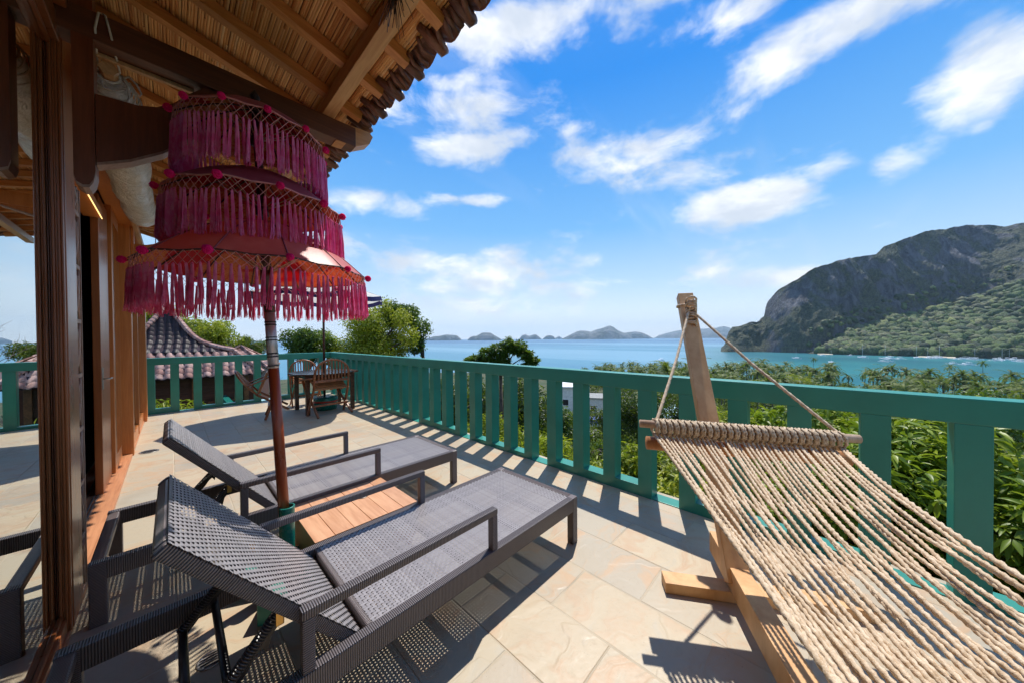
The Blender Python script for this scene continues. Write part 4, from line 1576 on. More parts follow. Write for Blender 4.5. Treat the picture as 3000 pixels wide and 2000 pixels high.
# braided binding along the bar
NB = 27
mb_all = []
bd = (BRp - BLp).normalized()
bn = Vector((0, 0, 1)) - bd * bd.z
bn.normalize()
bs_ = bd.cross(bn)
Lb = (BRp - BLp).length
s0_, s1_ = 0.075, Lb - 0.085
for i in range(NB):
    mb = MB()
    for q in range(3):
        sc = s0_ + (s1_ - s0_) * (i + (q + 0.5) / 3) / NB
        lean = 0.011 * (1 if q % 2 == 0 else -1)
        pts = []
        for j in range(13):
            w = 2 * PI * j / 12
            pts.append(BLp + bd * (sc + lean * math.sin(w)) + bn * 0.040 * math.cos(w) + bs_ * 0.040 * math.sin(w) + bn * -0.012)
        rope_tube(mb, pts, 0.0098, 0.024, 2, 0.6, 6, seg=0.0065, phase=q)
    # small knot under the bar where the pair leaves
    kp = BLp + bd * (s0_ + (s1_ - s0_) * (i + 0.5) / NB) - bn * 0.040 - bs_ * 0.012
    mb.build('binding', 'rope', ham, smooth=True, fix=False)
# thin cord line along the lower edge
rope_tube(MB(), [BLp + bd * s0_ - bn * 0.054 + AXD * 0.022, BLp + bd * s1_ - bn * 0.054 + AXD * 0.022], 0.0052, 0.02, 2).build('edge_cord', 'rope', ham, smooth=True, fix=False)

# the bed: cords run towards the camera, hang in a curve and are tied to their neighbours in staggered rows
BEDL = 2.35
ZLOW = 0.47


def bed_pt(u, s):
    """u 0..1 across, s metres along from the far bar"""
    f = s / BEDL
    st = BLp + bd * (s0_ + (s1_ - s0_) * u)
    k4 = max(0.0, 4 * f * (1 - f))
    wmid = 1 - 0.33 * k4
    cx = (u - 0.5) * (s1_ - s0_)
    mid = BLp + bd * (s0_ + (s1_ - s0_) * 0.5)
    p = mid + bd * cx * wmid + AXD * s
    edge = min(1.0, abs(u - 0.5) * 2) ** 2
    depth = 0.19 - 0.09 * u + 0.09 * (1 - edge)
    p.z = st.z - 0.045 * (1 - f) - depth * k4
    return p


NR_ = 40
RROW = 0.27
for i in range(NR_):
    u0 = (i + 0.5) / NR_
    pts = []
    ph = 0.0
    m_ = 110
    for j in range(m_ + 1):
        s = 0.02 + (BEDL - 0.04) * j / m_
        g = (s - 0.30) / RROW
        off = 0.0
        if g > -0.5:
            # triangle wave: each cord swings to the left neighbour, then to the right one
            ph_ = (g + (0.5 if 0 else 0)) % 2.0
            tri = abs(ph_ - 1.0)          # 1 at tie rows 0,2,..; 0 at odd rows
            tri = (1 - math.cos(PI * min(1, max(0, (tri - 0.08) / 0.84)))) / 2
            sgn = 1 if i % 2 == 0 else -1
            off = (tri - 0.5) * 2 * sgn * 0.44 * min(1, max(0, g + 0.5) * 1.0)
        p = bed_pt(u0 + off / NR_, s)
        wob = noise.noise(Vector((i * 3.1, s * 2.3, 0.5)))
        p += bd * 0.006 * wob + Vector((0, 0, 0.020 * noise.noise(Vector((i * 1.7, s * 1.9, 4.2)))))
        pts.append(p)
    rope_tube(MB(), pts, 0.0079, 0.022, 2, 0.42, 7, seg=0.0066, phase=i * 1.3).build('cord', 'rope', ham, smooth=True, fix=False)
# short ties joining neighbouring cords
mb = MB()
r_i = 0
s = 0.30
while s < BEDL - 0.2:
    for i in range(NR_ - 1):
        if (i + r_i) % 2 == 0:
            c_ = bed_pt((i + 1.0) / NR_, s) + Vector((0, 0, 0.002))
            pts = []
            for j in range(9):
                w = 2 * PI * j / 8
                pts.append(c_ + bd * 0.013 * math.cos(w) + Vector((0, 0, 0.0105 * math.sin(w))) + AXD * 0.016 * math.sin(w / 2))
            rope_tube(mb, pts, 0.0042, 0.02, 2, 0.45, 6, seg=0.009)
    s += RROW
    r_i += 1

# edge cords
for u_ in (-0.01, 1.01):
    pts = [bed_pt(u_, 0.02 + (BEDL - 0.04) * j / 60) + Vector((0, 0, 0.004)) for j in range(61)]
    rope_tube(MB(), pts, 0.0108, 0.030, 2, 0.52, 7, seg=0.0078).build('edge_rope', 'rope', ham, smooth=True, fix=False)
# the near end: spreader bar and ropes behind the camera
nb0, nb1 = bed_pt(-0.08, BEDL), bed_pt(1.08, BEDL)
MB().tube([nb0, nb1], 0.022, 14).build('spreader_bar', 'bar_wood', ham, smooth=True)
kn = p0 + BDIR * 4.30 + Vector((0, 0, 1.42))
for e_ in (nb0, nb1):
    rope_tube(MB(), [e_, kn], 0.0098, 0.05).build('hanging_rope', 'rope', ham, smooth=True, fix=False)
settle(ham, (2.0, 0.2, 0.47))

# ================================================================== FAR TABLE SET
tx, ty = 2.03, 6.97
t = thing('dining_table', 'dark octagonal wooden table in the far corner with an umbrella through it', 'table', (tx, ty, 0))
oc = [(0.60 * math.cos(PI / 8 + PI / 4 * j), 0.60 * math.sin(PI / 8 + PI / 4 * j)) for j in range(8)]
MB().prism(oc, 'z', 0.708, 0.735).build('table_top', 'table_wood', t)
for sx_ in (-0.41, 0.35):
    for sy_ in (-0.40, 0.34):
        MB().box(sx_, sx_ + 0.065, sy_, sy_ + 0.065, 0, 0.645, 0.004).build('leg', 'table_wood', t)
for (a, b, c, d) in ((-0.42, 0.42, -0.39, -0.365), (-0.42, 0.42, 0.375, 0.40), (-0.40, -0.375, -0.365, 0.375), (0.385, 0.41, -0.365, 0.375)):
    MB().box(a, b, c, d, 0.645, 0.707, 0.002).build('apron', 'table_wood', t)
t = thing('umbrella_stand', 'teal pot under the dark table holding the white umbrella', 'umbrella stand', (tx + 0.02, ty, 0))
MB().lathe([(0.15, 0), (0.19, 0.01), (0.205, 0.13), (0.21, 0.22), (0.20, 0.24), (0.05, 0.245)], 28).build('pot', 'teal_pot', t, smooth=True)
MB().lathe([(0.2075, 0.150), (0.213, 0.152), (0.214, 0.178), (0.2095, 0.180)], 28, cap=False).build('red_stripe', 'red_band', t, smooth=True)
t = thing('umbrella', 'white parasol with a navy edge above the far wooden table', 'umbrella', (tx + 0.0, ty, 0.24))
MB().tube([(0, 0, 0), (0, 0, 2.35)], 0.021, 12).build('pole', 'pole_dark', t, smooth=True)
mb = MB()
mv = MB()
RC, HC, NGc = 1.11, 0.42, 8
for i in range(7):
    s = i / 6
    for j in range(NGc * 4):
        a = 2 * PI * j / (NGc * 4)
        dip = math.sin(PI * ((j % 4) / 4)) * 0.055 * s * s
        r = max(0.02, RC * s) * (1 - 0.05 * math.sin(PI * ((j % 4) / 4)) * s)
        mb.v.append((r * math.cos(a), r * math.sin(a), 1.94 + HC * (1 - s) ** 1.1 - dip))
nn_ = NGc * 4
for i in range(6):
    for j in range(nn_):
        mb.f.append((i * nn_ + j, i * nn_ + (j + 1) % nn_, (i + 1) * nn_ + (j + 1) % nn_, (i + 1) * nn_ + j))
cn = mb.build('canopy', 'canopy_white', t, smooth=True)
for j in range(nn_):
    v = mb.v[6 * nn_ + j]
    mv.v.append((v[0] * 1.001, v[1] * 1.001, v[2] + 0.001))
for j in range(nn_):
    v = mb.v[6 * nn_ + j]
    mv.v.append((v[0] * 1.005, v[1] * 1.005, v[2] - 0.085))
mv.f = [(j, (j + 1) % nn_, nn_ + (j + 1) % nn_, nn_ + j) for j in range(nn_)]
mv.build('valance', 'canopy_navy', cn, smooth=True)
for j in range(NGc):
    a = 2 * PI * j / NGc
    MB().tube([(0.02 * math.cos(a), 0.02 * math.sin(a), 2.33), (0.5 * RC * math.cos(a), 0.5 * RC * math.sin(a), 2.12), (RC * math.cos(a), RC * math.sin(a), 1.935)], 0.006, 5).build('rib', 'pole_dark', t)
    MB().tube([(0.02 * math.cos(a), 0.02 * math.sin(a), 1.90), (0.55 * RC * math.cos(a), 0.55 * RC * math.sin(a), 2.10)], 0.005, 5).build('stretcher', 'pole_dark', t)


def chair(label, seat_tilt=0.0):
    """folding wooden armchair with an arched slatted back; local: back at y=0, seat towards +y"""
    t = thing('folding_chair', label, 'chair', (0, 0, 0), 0, 'folding wooden chairs round the far table')
    W = 0.25
    # arched back frame
    pts = []
    for j in range(15):
        w = PI * j / 14
        pts.append((W * 0.98 * math.cos(w), -0.05 - 0.03 * math.sin(w), 0.70 + 0.22 * math.sin(w)))
    full = [(W, 0.03, 0.42)] + pts + [(-W, 0.03, 0.42)]
    MB().tube(full, 0.0165, 6).build('back_frame', 'teak', t, smooth=True)
    MB().box(-W, W, -0.035, -0.012, 0.555, 0.595, 0.004).build('back_rail', 'teak', t)
    for i in range(9):
        xx = -0.19 + 0.0475 * i
        zt = 0.70 + 0.21 * math.sqrt(max(0, 1 - (xx / W) ** 2))
        MB().beam((xx, -0.024, 0.59), (xx, -0.062, zt), 0.020, 0.009, up=(0, 1, 0)).build('back_slat', 'teak', t)
    for s_ in (-1, 1):
        MB().beam((s_ * W, 0.02, 0.45), (s_ * (W + 0.015), 0.30, 0.0), 0.022, 0.036, up=(0, 1, 0.3), bev=0.003).build('leg', 'teak', t)
        MB().beam((s_ * (W - 0.03), 0.34, 0.42), (s_ * (W - 0.005), -0.06, 0.0), 0.022, 0.036, up=(0, 1, 0.3), bev=0.003).build('leg', 'teak', t)
        MB().beam((s_ * (W + 0.02), -0.02, 0.635), (s_ * (W + 0.035), 0.36, 0.635), 0.045, 0.020, bev=0.004).build('armrest', 'teak', t)
        MB().beam((s_ * (W + 0.022), 0.33, 0.625), (s_ * (W + 0.005), 0.28, 0.40), 0.020, 0.030, bev=0.002).build('arm_post', 'teak', t)
    MB().box(-W, W, 0.065, 0.09, 0.17, 0.20, 0.003).build('stretcher', 'teak', t)
    # seat, hinged at its back edge
    mt = Matrix.Translation((0, 0.02, 0.43)) @ Matrix.Rotation(seat_tilt, 4, 'X')
    for i in range(7):
        ya = 0.0 + 0.058 * i
        MB().box(-W + 0.02, W - 0.02, ya, ya + 0.046, 0, 0.014, 0.002, mt).build('seat_slat', 'teak_light', t)
    for s_ in (-0.17, 0.0, 0.17):
        MB().box(s_ - 0.012, s_ + 0.012, 0.0, 0.40, -0.022, -0.001, 0.002, mt).build('seat_batten', 'teak_light', t)
    return t


ch = chair('folding chair tipped against the near side of the table, its seat slats facing us', 0.8)
KIDS.update({o.name: list(o.children) for o in bpy.data.objects if o.name.startswith('folding_chair')})
c2 = copy_tree(ch)
c2['label'] = 'folding chair lying tilted on its side, left of the dark table'
c3 = copy_tree(ch)
c3['label'] = 'folding chair behind the dark table, only its arched back showing'
ch.location = (1.99, 6.30, 0.0)
ch.rotation_euler = (R_(-8), 0, R_(8))
ch.scale = (1.2, 1.1, 1.08)
c2.location = (1.16, 6.98, 0.03)
c2.rotation_euler = (R_(-18), R_(0), R_(-70))
c2.rotation_euler = Euler((R_(24), R_(0), R_(-100)))
c3.location = (1.92, 7.92, 0.0)
c3.rotation_euler = (0, 0, R_(178))
# ================================================================== LAND AND SEA
SEA = CAM_H - 32.0


def lerp_tab(tab, x):
    if x <= tab[0][0]:
        return tab[0][1]
    for (a, b), (c, d) in zip(tab[:-1], tab[1:]):
        if x <= c:
            return b + (d - b) * (x - a) / (c - a)
    return tab[-1][1]


PROF = [(0, -3.3), (6, -4.6), (20, -8.2), (50, -16.5), (90, -25.0), (120, -28.6), (235, -30.0), (262, -31.3), (320, -34), (700, -60)]


def ground(x, y):
    ex = max(0.0, x - 3.0, -4.8 - x)
    ey = max(0.0, y - 9.2, -3.2 - y)
    d = math.hypot(ex, ey)
    a = math.degrees(math.atan2(y, x))
    coast = 262 + (60 if a > 15 else 60 * max(0, (a + 25) / 40))
    if a > 100 or a < -60:
        coast = 2200
    z = lerp_tab(PROF, d * 262 / coast)
    z += 0.8 * noise.noise(Vector((x * 0.05, y * 0.05, 1.3))) * min(1, d / 10)
    g = math.exp(-(((x + 3) / 11) ** 2 + ((y - 17) / 10) ** 2))
    z = z * (1 - g) + (-2.5) * g
    return z


radii = [0.5, 2, 3.5, 5, 7, 9, 12, 15, 19, 24, 30, 37, 45, 55, 67, 80, 95, 110, 125, 145, 170, 195, 215, 232, 248, 262, 275, 290, 310, 340, 380, 450, 700, 1300]
NA = 180
mb = MB()
for r in radii:
    for j in range(NA):
        a = 2 * PI * j / NA
        x, y = 1.0 + r * math.cos(a), 3.0 + r * math.sin(a)
        z = ground(x, y)
        if -4.9 < x < 3.05 and -3.2 < y < 9.3:
            z = min(z, -3.2)
        mb.v.append((x, y, z))
for i in range(len(radii) - 1):
    for j in range(NA):
        mb.f.append((i * NA + j, i * NA + (j + 1) % NA, (i + 1) * NA + (j + 1) % NA, (i + 1) * NA + j))
mb.f.append(tuple(range(NA)))
mb.build('ground', 'soil', smooth=True, kind='structure')
MB().box(-4.6, 2.84, -2.98, 9.0, -4.2, -0.301).build('terrace_base', 'concrete', kind='structure')

mb = MB()
mb.lathe([(0.001, 0), (60, 0), (300, 0), (1000, 0), (3000, 0), (9400, 0)], 96, (0, 0, SEA), cap=False)
mb.build('sea', 'sea', smooth=False, kind='structure')


# ---- headland
def full(pts, o, s):
    return [(o[0] + a / s, o[1] + b / s) for a, b in pts]


ridge = full([(150, 1062), (165, 1045), (195, 990), (210, 920), (240, 885), (280, 885), (370, 850), (400, 858), (470, 800), (478, 740), (510, 690), (600, 600), (690, 550), (830, 460), (930, 430), (1020, 400), (1150, 375), (1250, 370), (1350, 300), (1450, 260), (1600, 205), (1850, 160), (2000, 150), (2100, 155), (2200, 160), (2300, 140), (2400, 138)], (2050, 600), 2.476)
ridge += [(3200, 640), (3500, 600), (3900, 640), (4400, 760), (5000, 900)]
shore = [(2100, 1031), (2230, 1031), (2400, 1036), (2600, 1041), (2800, 1047), (3000, 1053), (3500, 1068), (5000, 1120)]
apron = [(2100, 1031), (2360, 1034), (2420, 1010), (2520, 965), (2600, 935), (2700, 915), (2800, 880), (2900, 855), (3000, 815), (3500, 760), (5000, 900)]


def hor(u):
    q = ray(u, 1000)
    return 1000 + q.z / CU.z * 0 - (-(q.z) * F_PX)


def shore_depth(u):
    v = lerp_tab(shore, u)
    q = ray(u, v)
    return (SEA - CAM_H) / q.z


US = []
u = ridge[0][0]
while u < 4900:
    US.append(u)
    u += 5 if u < 3000 else 40
NT_ = 64
mb = MB()
for u in US:
    vr, vsn, va = lerp_tab(ridge, u), lerp_tab(shore, u), lerp_tab(apron, u)
    va = max(va, vr + (vsn - vr) * 0.25)
    ds = shore_depth(u)
    has = max(0.0, min(1.0, (u - 2300) / 620))
    has = has * has * (3 - 2 * has)
    d_ap = ds + 10 + 230 * has
    d_rg = d_ap + 38 + 55 * max(0, min(1, (u - 2120) / 500))
    for i in range(NT_ + 1):
        t_ = i / NT_
        if t_ < 0.32:
            f = t_ / 0.32
            d = ds - 6 + (d_ap - ds + 6) * f
            v = vsn + 3 * (1 - f) + (va - vsn) * f ** 0.9
        elif t_ < 0.86:
            f = (t_ - 0.32) / 0.54
            d = d_ap + (d_rg - d_ap) * f
            v = va + (vr - va) * (f ** 0.8)
        else:
            f = (t_ - 0.86) / 0.14
            d = d_rg + 500 * f
            v = None
        if v is not None:
            p = at_depth(u, v, d)
            if f < 0 or i == 0:
                p.z = SEA - 3
        else:
            pr_ = at_depth(u, vr, d_rg)
            p = at_depth(u, vr, d)
            p.z = pr_.z * (1 - f * f) + (SEA - 5) * f * f
        hgt = max(0.0, min(1.0, (p.z - SEA) / 30))
        q = Vector(p) * 0.011
        am = (13.0 if t_ < 0.86 else 5.0) * hgt * (0.45 if t_ < 0.32 else 1.0)
        rib_ = noise.fractal(Vector((q.x * 2.2, q.y * 2.2, q.z * 0.7)), 0.9, 2.1, 5)
        out_ = Vector((-_f.x, -_f.y, 0.15))
        p = p + out_ * (am * rib_)
        p.z += am * (0.42 if t_ < 0.70 else 0.16) * noise.fractal(Vector((q.x * 3.7, q.y * 3.7, 2.0)), 0.8, 2.2, 5)
        mb.v.append(tuple(p))
mcol = NT_ + 1
for i in range(len(US) - 1):
    for j in range(NT_):
        mb.f.append((i * mcol + j, (i + 1) * mcol + j, (i + 1) * mcol + j + 1, i * mcol + j + 1))
head = mb.build('mountain', 'cliff', smooth=False, kind='structure')
hv = mb.v
# forest on the lower slope
ico = bmesh.new()
bmesh.ops.create_icosphere(ico, subdivisions=2, radius=1.0)
icv = np.array([v.co[:] for v in ico.verts])
icf = np.array([[v.index for v in f.verts] for f in ico.faces])
ico.free()
V, F = [], []
rf = random.Random(31)
cnt = 0
for i in range(4200):
    ci = rf.randrange(0, len(US) - 1)
    if US[ci] > 3900:
        continue
    ti = rf.uniform(0.6, 30)
    u = US[ci]
    if u < 2370:
        continue
    cj = int(ti)
    lim = 20 if u > 2480 else 20 * (u - 2370) / 110
    if cj > lim and rf.random() < 0.80:
        continue
    if cj > 27:
        continue
    p = np.array(hv[ci * mcol + cj])
    s = rf.uniform(4.5, 11.5) * (1 if cj < lim else 0.6)
    if p[2] < SEA + 2.0:
        continue
    w = np.array([rf.uniform(0, 50) for _ in range(3)])
    disp = np.array([0.80 + 0.55 * noise.noise(Vector(v * 1.9 + w)) for v in icv])
    vv = icv * disp[:, None] * np.array([s, s, s * rf.uniform(0.75, 1.1)])
    V.append(vv + p + np.array([0, 0, s * 0.25]))
    F.append(icf + cnt)
    cnt += len(icv)
m, nt, bs = new_mat('forest')
g = nt.add('ShaderNodeNewGeometry')
c = nt.coord('Object')
n = nt.noise(c, 0.55, 5, 0.75)
cc = nt.ramp(g.outputs['Random Per Island'], [(0.0, (0.035, 0.050, 0.024)), (0.3, (0.070, 0.12, 0.030)), (0.55, (0.12, 0.18, 0.040)), (0.8, (0.14, 0.145, 0.07)), (1.0, (0.23, 0.27, 0.07))])
cc = nt.mix(nt.math('MULTIPLY', nt.smooth(n, 0.58, 0.38), 0.65), cc, (0.022, 0.032, 0.015))
nt.link(cc, bs.inputs['Base Color'])
bs.inputs['Roughness'].default_value = 0.8
nt.link(nt.bump(n, 1.0, 2.2), bs.inputs['Normal'])
link('forest', np_mesh('forest', np.concatenate(V), np.concatenate(F), 'forest', True), kind='stuff')
# pale beach at the foot
mb = MB()
for (ua, ub) in ((2395, 2440), (2690, 2800)):
    for i in range(7):
        u = ua + (ub - ua) * i / 6
        d = shore_depth(u)
        a, b = at_depth(u, 1000, d - 12), at_depth(u, 1000, d + 14)
        a.z, b.z = SEA + 0.05, SEA + 3.0
        mb.v += [tuple(a), tuple(b)]
    k0_ = len(mb.v) - 14
    mb.f += [(k0_ + 2 * i, k0_ + 2 * i + 2, k0_ + 2 * i + 3, k0_ + 2 * i + 1) for i in range(6)]
mb.build('beach', 'sand', kind='structure')

# ---- islands on the horizon
ISL = [
    ([(60, 146), (85, 140), (110, 148)], 8200), ([(105, 152), (130, 141), (170, 130), (210, 127), (250, 118), (290, 119), (325, 122), (345, 140), (358, 152)], 5600),
    ([(400, 152), (420, 134), (440, 126), (462, 128), (478, 118), (500, 104), (530, 103), (560, 106), (590, 126), (612, 138), (634, 152)], 5200),
    ([(756, 147), (775, 124), (800, 117), (822, 128), (845, 121), (868, 116), (890, 130), (908, 147)], 7000),
    ([(918, 147), (940, 128), (965, 122), (990, 128), (1006, 147)], 6800), ([(1000, 146), (1030, 128), (1056, 146)], 8200),
    ([(1050, 147), (1080, 133), (1110, 118), (1150, 98), (1175, 92), (1210, 92), (1250, 97), (1290, 80), (1325, 74), (1350, 66), (1380, 58), (1405, 68), (1440, 92), (1470, 104), (1500, 112), (1540, 147)], 6200),
    ([(1440, 146), (1480, 106), (1520, 102), (1560, 97), (1600, 104), (1640, 122), (1685, 146)], 7000),
    ([(1680, 144), (1720, 122), (1780, 106), (1840, 92), (1900, 84), (1980, 80), (2060, 74), (2110, 72), (2170, 58), (2200, 70), (2260, 88), (2340, 100), (2500, 144)], 8600),
    ([(-900, 150), (-870, 135), (-820, 132), (-780, 138), (-740, 150)], 7800),
]
for pts, dep in ISL:
    P = full(pts, (1200, 930), 2.352)
    mb = MB()
    U0, U1 = P[0][0], P[-1][0]
    n = max(16, int((U1 - U0) / 3))
    thick = dep * (U1 - U0) / F_PX * 0.35
    rows_i = [(-1.0, 0.0), (-0.9, 0.30), (-0.75, 0.62), (-0.45, 0.86), (0.0, 1.0), (0.5, 0.7), (1.0, 0.0)]
    for i in range(n + 1):
        u = U0 + (U1 - U0) * i / n
        v = lerp_tab(P, u)
        pk = at_depth(u, v, dep)
        h_ = max(0.5, pk.z - SEA)
        env = min(1, 4 * i / n, 4 * (n - i) / n)
        for (o_, hh_) in rows_i:
            b = at_depth(u, v, dep + o_ * thick * (0.3 + 0.7 * env))
            nz_ = 1 + 0.13 * noise.fractal(Vector((b.x * 0.004, b.y * 0.004, hh_ * 2)), 0.8, 2.2, 4)
            if hh_ in (0.0,):
                z = SEA - 4
            else:
                z = SEA + h_ * hh_ * (nz_ if o_ != 0 else 1 + 0.35 * (nz_ - 1))
            # keep the silhouette: scale with distance so rows in front stay below the crest
            mb.v.append((b.x, b.y, z))
    k_ = len(rows_i)
    for i in range(n):
        for j in range(k_ - 1):
            mb.f.append((i * k_ + j, (i + 1) * k_ + j, (i + 1) * k_ + j + 1, i * k_ + j + 1))
    mb.build('island', 'island_rock', kind='structure')


# ================================================================== VEGETATION
def leaf_cloud(blobs, n, ll, lw, seed, shell=0.55, droop=0.35, fold=0.18, weights=None):
    r = np.random.default_rng(seed)
    B = np.array([b[0] for b in blobs], float)
    S = np.array([b[1] if hasattr(b[1], '__len__') else (b[1],) * 3 for b in blobs], float)
    w = S.prod(axis=1) ** (2 / 3.0)
    w = w / w.sum()
    idx = r.choice(len(blobs), n, p=w)
    d = r.normal(size=(n, 3))
    d /= np.linalg.norm(d, axis=1)[:, None]
    rad = (shell + (1 - shell) * r.random(n) ** 0.6)
    # ragged outline
    rad *= 1 + 0.16 * r.normal(size=n)
    P = B[idx] + d * S[idx] * rad[:, None]
    nrm = d + r.normal(size=(n, 3)) * 0.75 + np.array([0, 0, 0.35])
    nrm /= np.linalg.norm(nrm, axis=1)[:, None]
    t = r.normal(size=(n, 3)) + d * 0.6 - np.array([0, 0, droop])
    t -= nrm * (t * nrm).sum(1)[:, None]
    t /= np.linalg.norm(t, axis=1)[:, None]
    s = np.cross(nrm, t)
    L = ll * (0.6 + 0.8 * r.random(n))[:, None]
    W = lw * (0.7 + 0.6 * r.random(n))[:, None]
    v0 = P
    v1 = P + t * L * 0.45 + s * W * 0.5 + nrm * W * fold
    v2 = P + t * L - nrm * L * 0.15
    v3 = P + t * L * 0.45 - s * W * 0.5 + nrm * W * fold
    V = np.stack([v0, v1, v2, v3], 1).reshape(-1, 3)
    i4 = np.arange(n)[:, None] * 4
    F = np.concatenate([i4 + np.array([0, 1, 2]), i4 + np.array([0, 2, 3])], 1).reshape(-1, 3)
    return V, F


def whorl_cloud(centres, per, ll, lw, seed):
    """rosettes of long leaves at twig ends (mango-like)"""
    r = np.random.default_rng(seed)
    n = len(centres) * per
    C_ = np.repeat(np.array(centres), per, 0)
    up = np.repeat(r.normal(size=(len(centres), 3)) * 0.6 + np.array([0, 0, 1.0]), per, 0)
    up /= np.linalg.norm(up, axis=1)[:, None]
    t = r.normal(size=(n, 3))
    t -= up * (t * up).sum(1)[:, None]
    t /= np.linalg.norm(t, axis=1)[:, None]
    nrm = up * 1.0
    t = t + up * r.uniform(-0.5, 0.7, n)[:, None]
    t /= np.linalg.norm(t, axis=1)[:, None]
    s = np.cross(nrm, t)
    s /= np.linalg.norm(s, axis=1)[:, None]
    nrm = np.cross(t, s)
    L = ll * (0.6 + 0.7 * r.random(n))[:, None]
    W = lw * (0.8 + 0.4 * r.random(n))[:, None]
    P = C_ + t * 0.01
    mid = P + t * L * 0.42
    tip = P + t * L + np.array([0, 0, -1.0]) * L * 0.28
    mid2 = P + t * L * 0.75 - np.array([0, 0, 1.0]) * L * 0.10
    V = np.stack([P, mid + s * W * 0.5 + nrm * W * 0.15, mid2 + s * W * 0.32, tip, mid2 - s * W * 0.32, mid - s * W * 0.5 + nrm * W * 0.15, mid2 * 0.5 + mid * 0.5 - nrm * W * 0.08], 1).reshape(-1, 3)
    i7 = np.arange(n)[:, None] * 7
    F = np.concatenate([i7 + np.array(q) for q in ([0, 1, 6], [1, 2, 6], [2, 3, 6], [3, 4, 6], [4, 5, 6], [5, 0, 6])], 1).reshape(-1, 3)
    return V, F


def limbs(base, tips, r0, seed, wob=0.12):
    rr = random.Random(seed)
    mb = MB()
    base = Vector(base)
    for tp in tips:
        tp = Vector(tp)
        pts = []
        L = (tp - base).length
        for i in range(7):
            s = i / 6
            p = base.lerp(tp, s)
            p.z = base.z + (tp.z - base.z) * (s ** 0.8)
            if 0 < i < 6:
                p += Vector((rr.uniform(-1, 1), rr.uniform(-1, 1), rr.uniform(-.5, .5))) * wob * L * 0.18
            pts.append(p)
        mb.tube(pts, [r0 * (1 - 0.82 * (i / 6)) for i in range(7)], 6)
    return mb


def tree(name, label, cat, base, trunk_h, blobs, n, ll, lw, mat, seed, r0=0.16, group=None, whorl=0, bark='bark', shell=0.5):
    t = thing(name, label, cat, base, 0, group)
    rr = random.Random(seed)
    fork = Vector((rr.uniform(-.2, .2), rr.uniform(-.2, .2), trunk_h))
    mb = MB().tube([(0, 0, -0.5), (fork.x * 0.3, fork.y * 0.3, trunk_h * 0.5), tuple(fork)], [r0, r0 * 0.85, r0 * 0.72], 9)
    mb.build('trunk', bark, t, smooth=True)
    mb = limbs(fork, [b[0] for b in blobs], r0 * 0.55, seed)
    mb.build('limbs', bark, t, smooth=True)
    if whorl:
        r = np.random.default_rng(seed)
        cs = []
        for i in range(whorl):
            b = blobs[r.integers(len(blobs))]
            S = np.array(b[1] if hasattr(b[1], '__len__') else (b[1],) * 3)
            d = r.normal(size=3)
            d /= np.linalg.norm(d)
            cs.append(np.array(b[0]) + d * S * (0.5 + 0.5 * r.random() ** 0.5) * (1 + 0.1 * r.normal()))
        V, F = whorl_cloud(cs, n, ll, lw, seed)
    else:
        V, F = leaf_cloud(blobs, n, ll, lw, seed, shell)
    link('crown', np_mesh('crown', V, F, mat), t)
    return t


def blobset(seed, c, R, n, rmin, rmax, flat=0.75):
    rr = random.Random(seed)
    out = []
    for i in range(n):
        d = Vector((rr.gauss(0, 1), rr.gauss(0, 1), rr.gauss(0, 1))).normalized() * (rr.random() ** 0.45)
        r = rr.uniform(rmin, rmax)
        out.append(((c[0] + d.x * R, c[1] + d.y * R, c[2] + d.z * R * flat), r))
    return out


def base_of(u, depth):
    p = at_depth(u, 1000, depth)
    return (p.x, p.y, ground(p.x, p.y))


# the big yellow-green tree beyond the corner
def local_top(base, v, depth, u):
    return at_depth(u, v, depth).z - base[2]


b = base_of(1085, 16.5)
zt = local_top(b, 880, 16.5, 1085)
bl = blobset(3, (0, 0, zt - 2.1), 1.75, 24, 0.55, 0.95, 0.85) + [((0.9, -1.5, zt - 1.0), 0.55), ((1.2, -1.7, zt - 1.9), 0.55), ((-1.6, 1.6, zt - 2.2), 0.6), ((-2.3, 2.2, zt - 2.6), 0.5), ((0.4, -0.6, zt - 0.35), 0.5)]
tree('leafy_tree', 'large yellow-green leafy tree rising beyond the far right corner of the terrace', 'tree', b, zt * 0.55, bl, 26000, 0.13, 0.058, 'leaf_yellow', 5, 0.2)
b = base_of(1225, 17.5)
zt = local_top(b, 870, 17.5, 1200)
tree('leafy_tree', 'darker green tree poking out behind the big yellow-green tree', 'tree', b, zt * 0.6, blobset(8, (-0.6, 0.9, zt - 1.0), 0.9, 9, 0.35, 0.6) + [((0.1, -0.1, zt - 1.7), 0.55), ((-0.1, 0.1, zt - 2.6), 0.5)], 5200, 0.19, 0.085, 'leaf_green', 15, 0.12)
b = base_of(905, 15.5)
zt = local_top(b, 955, 15.5, 905)
tree('leafy_tree', 'low green tree with flat layered twigs left of the yellow-green tree', 'tree', b, zt * 0.6, blobset(18, (0.2, -0.2, zt - 0.8), 1.25, 18, 0.28, 0.5, 0.5), 8200, 0.14, 0.06, 'leaf_green', 25, 0.1)
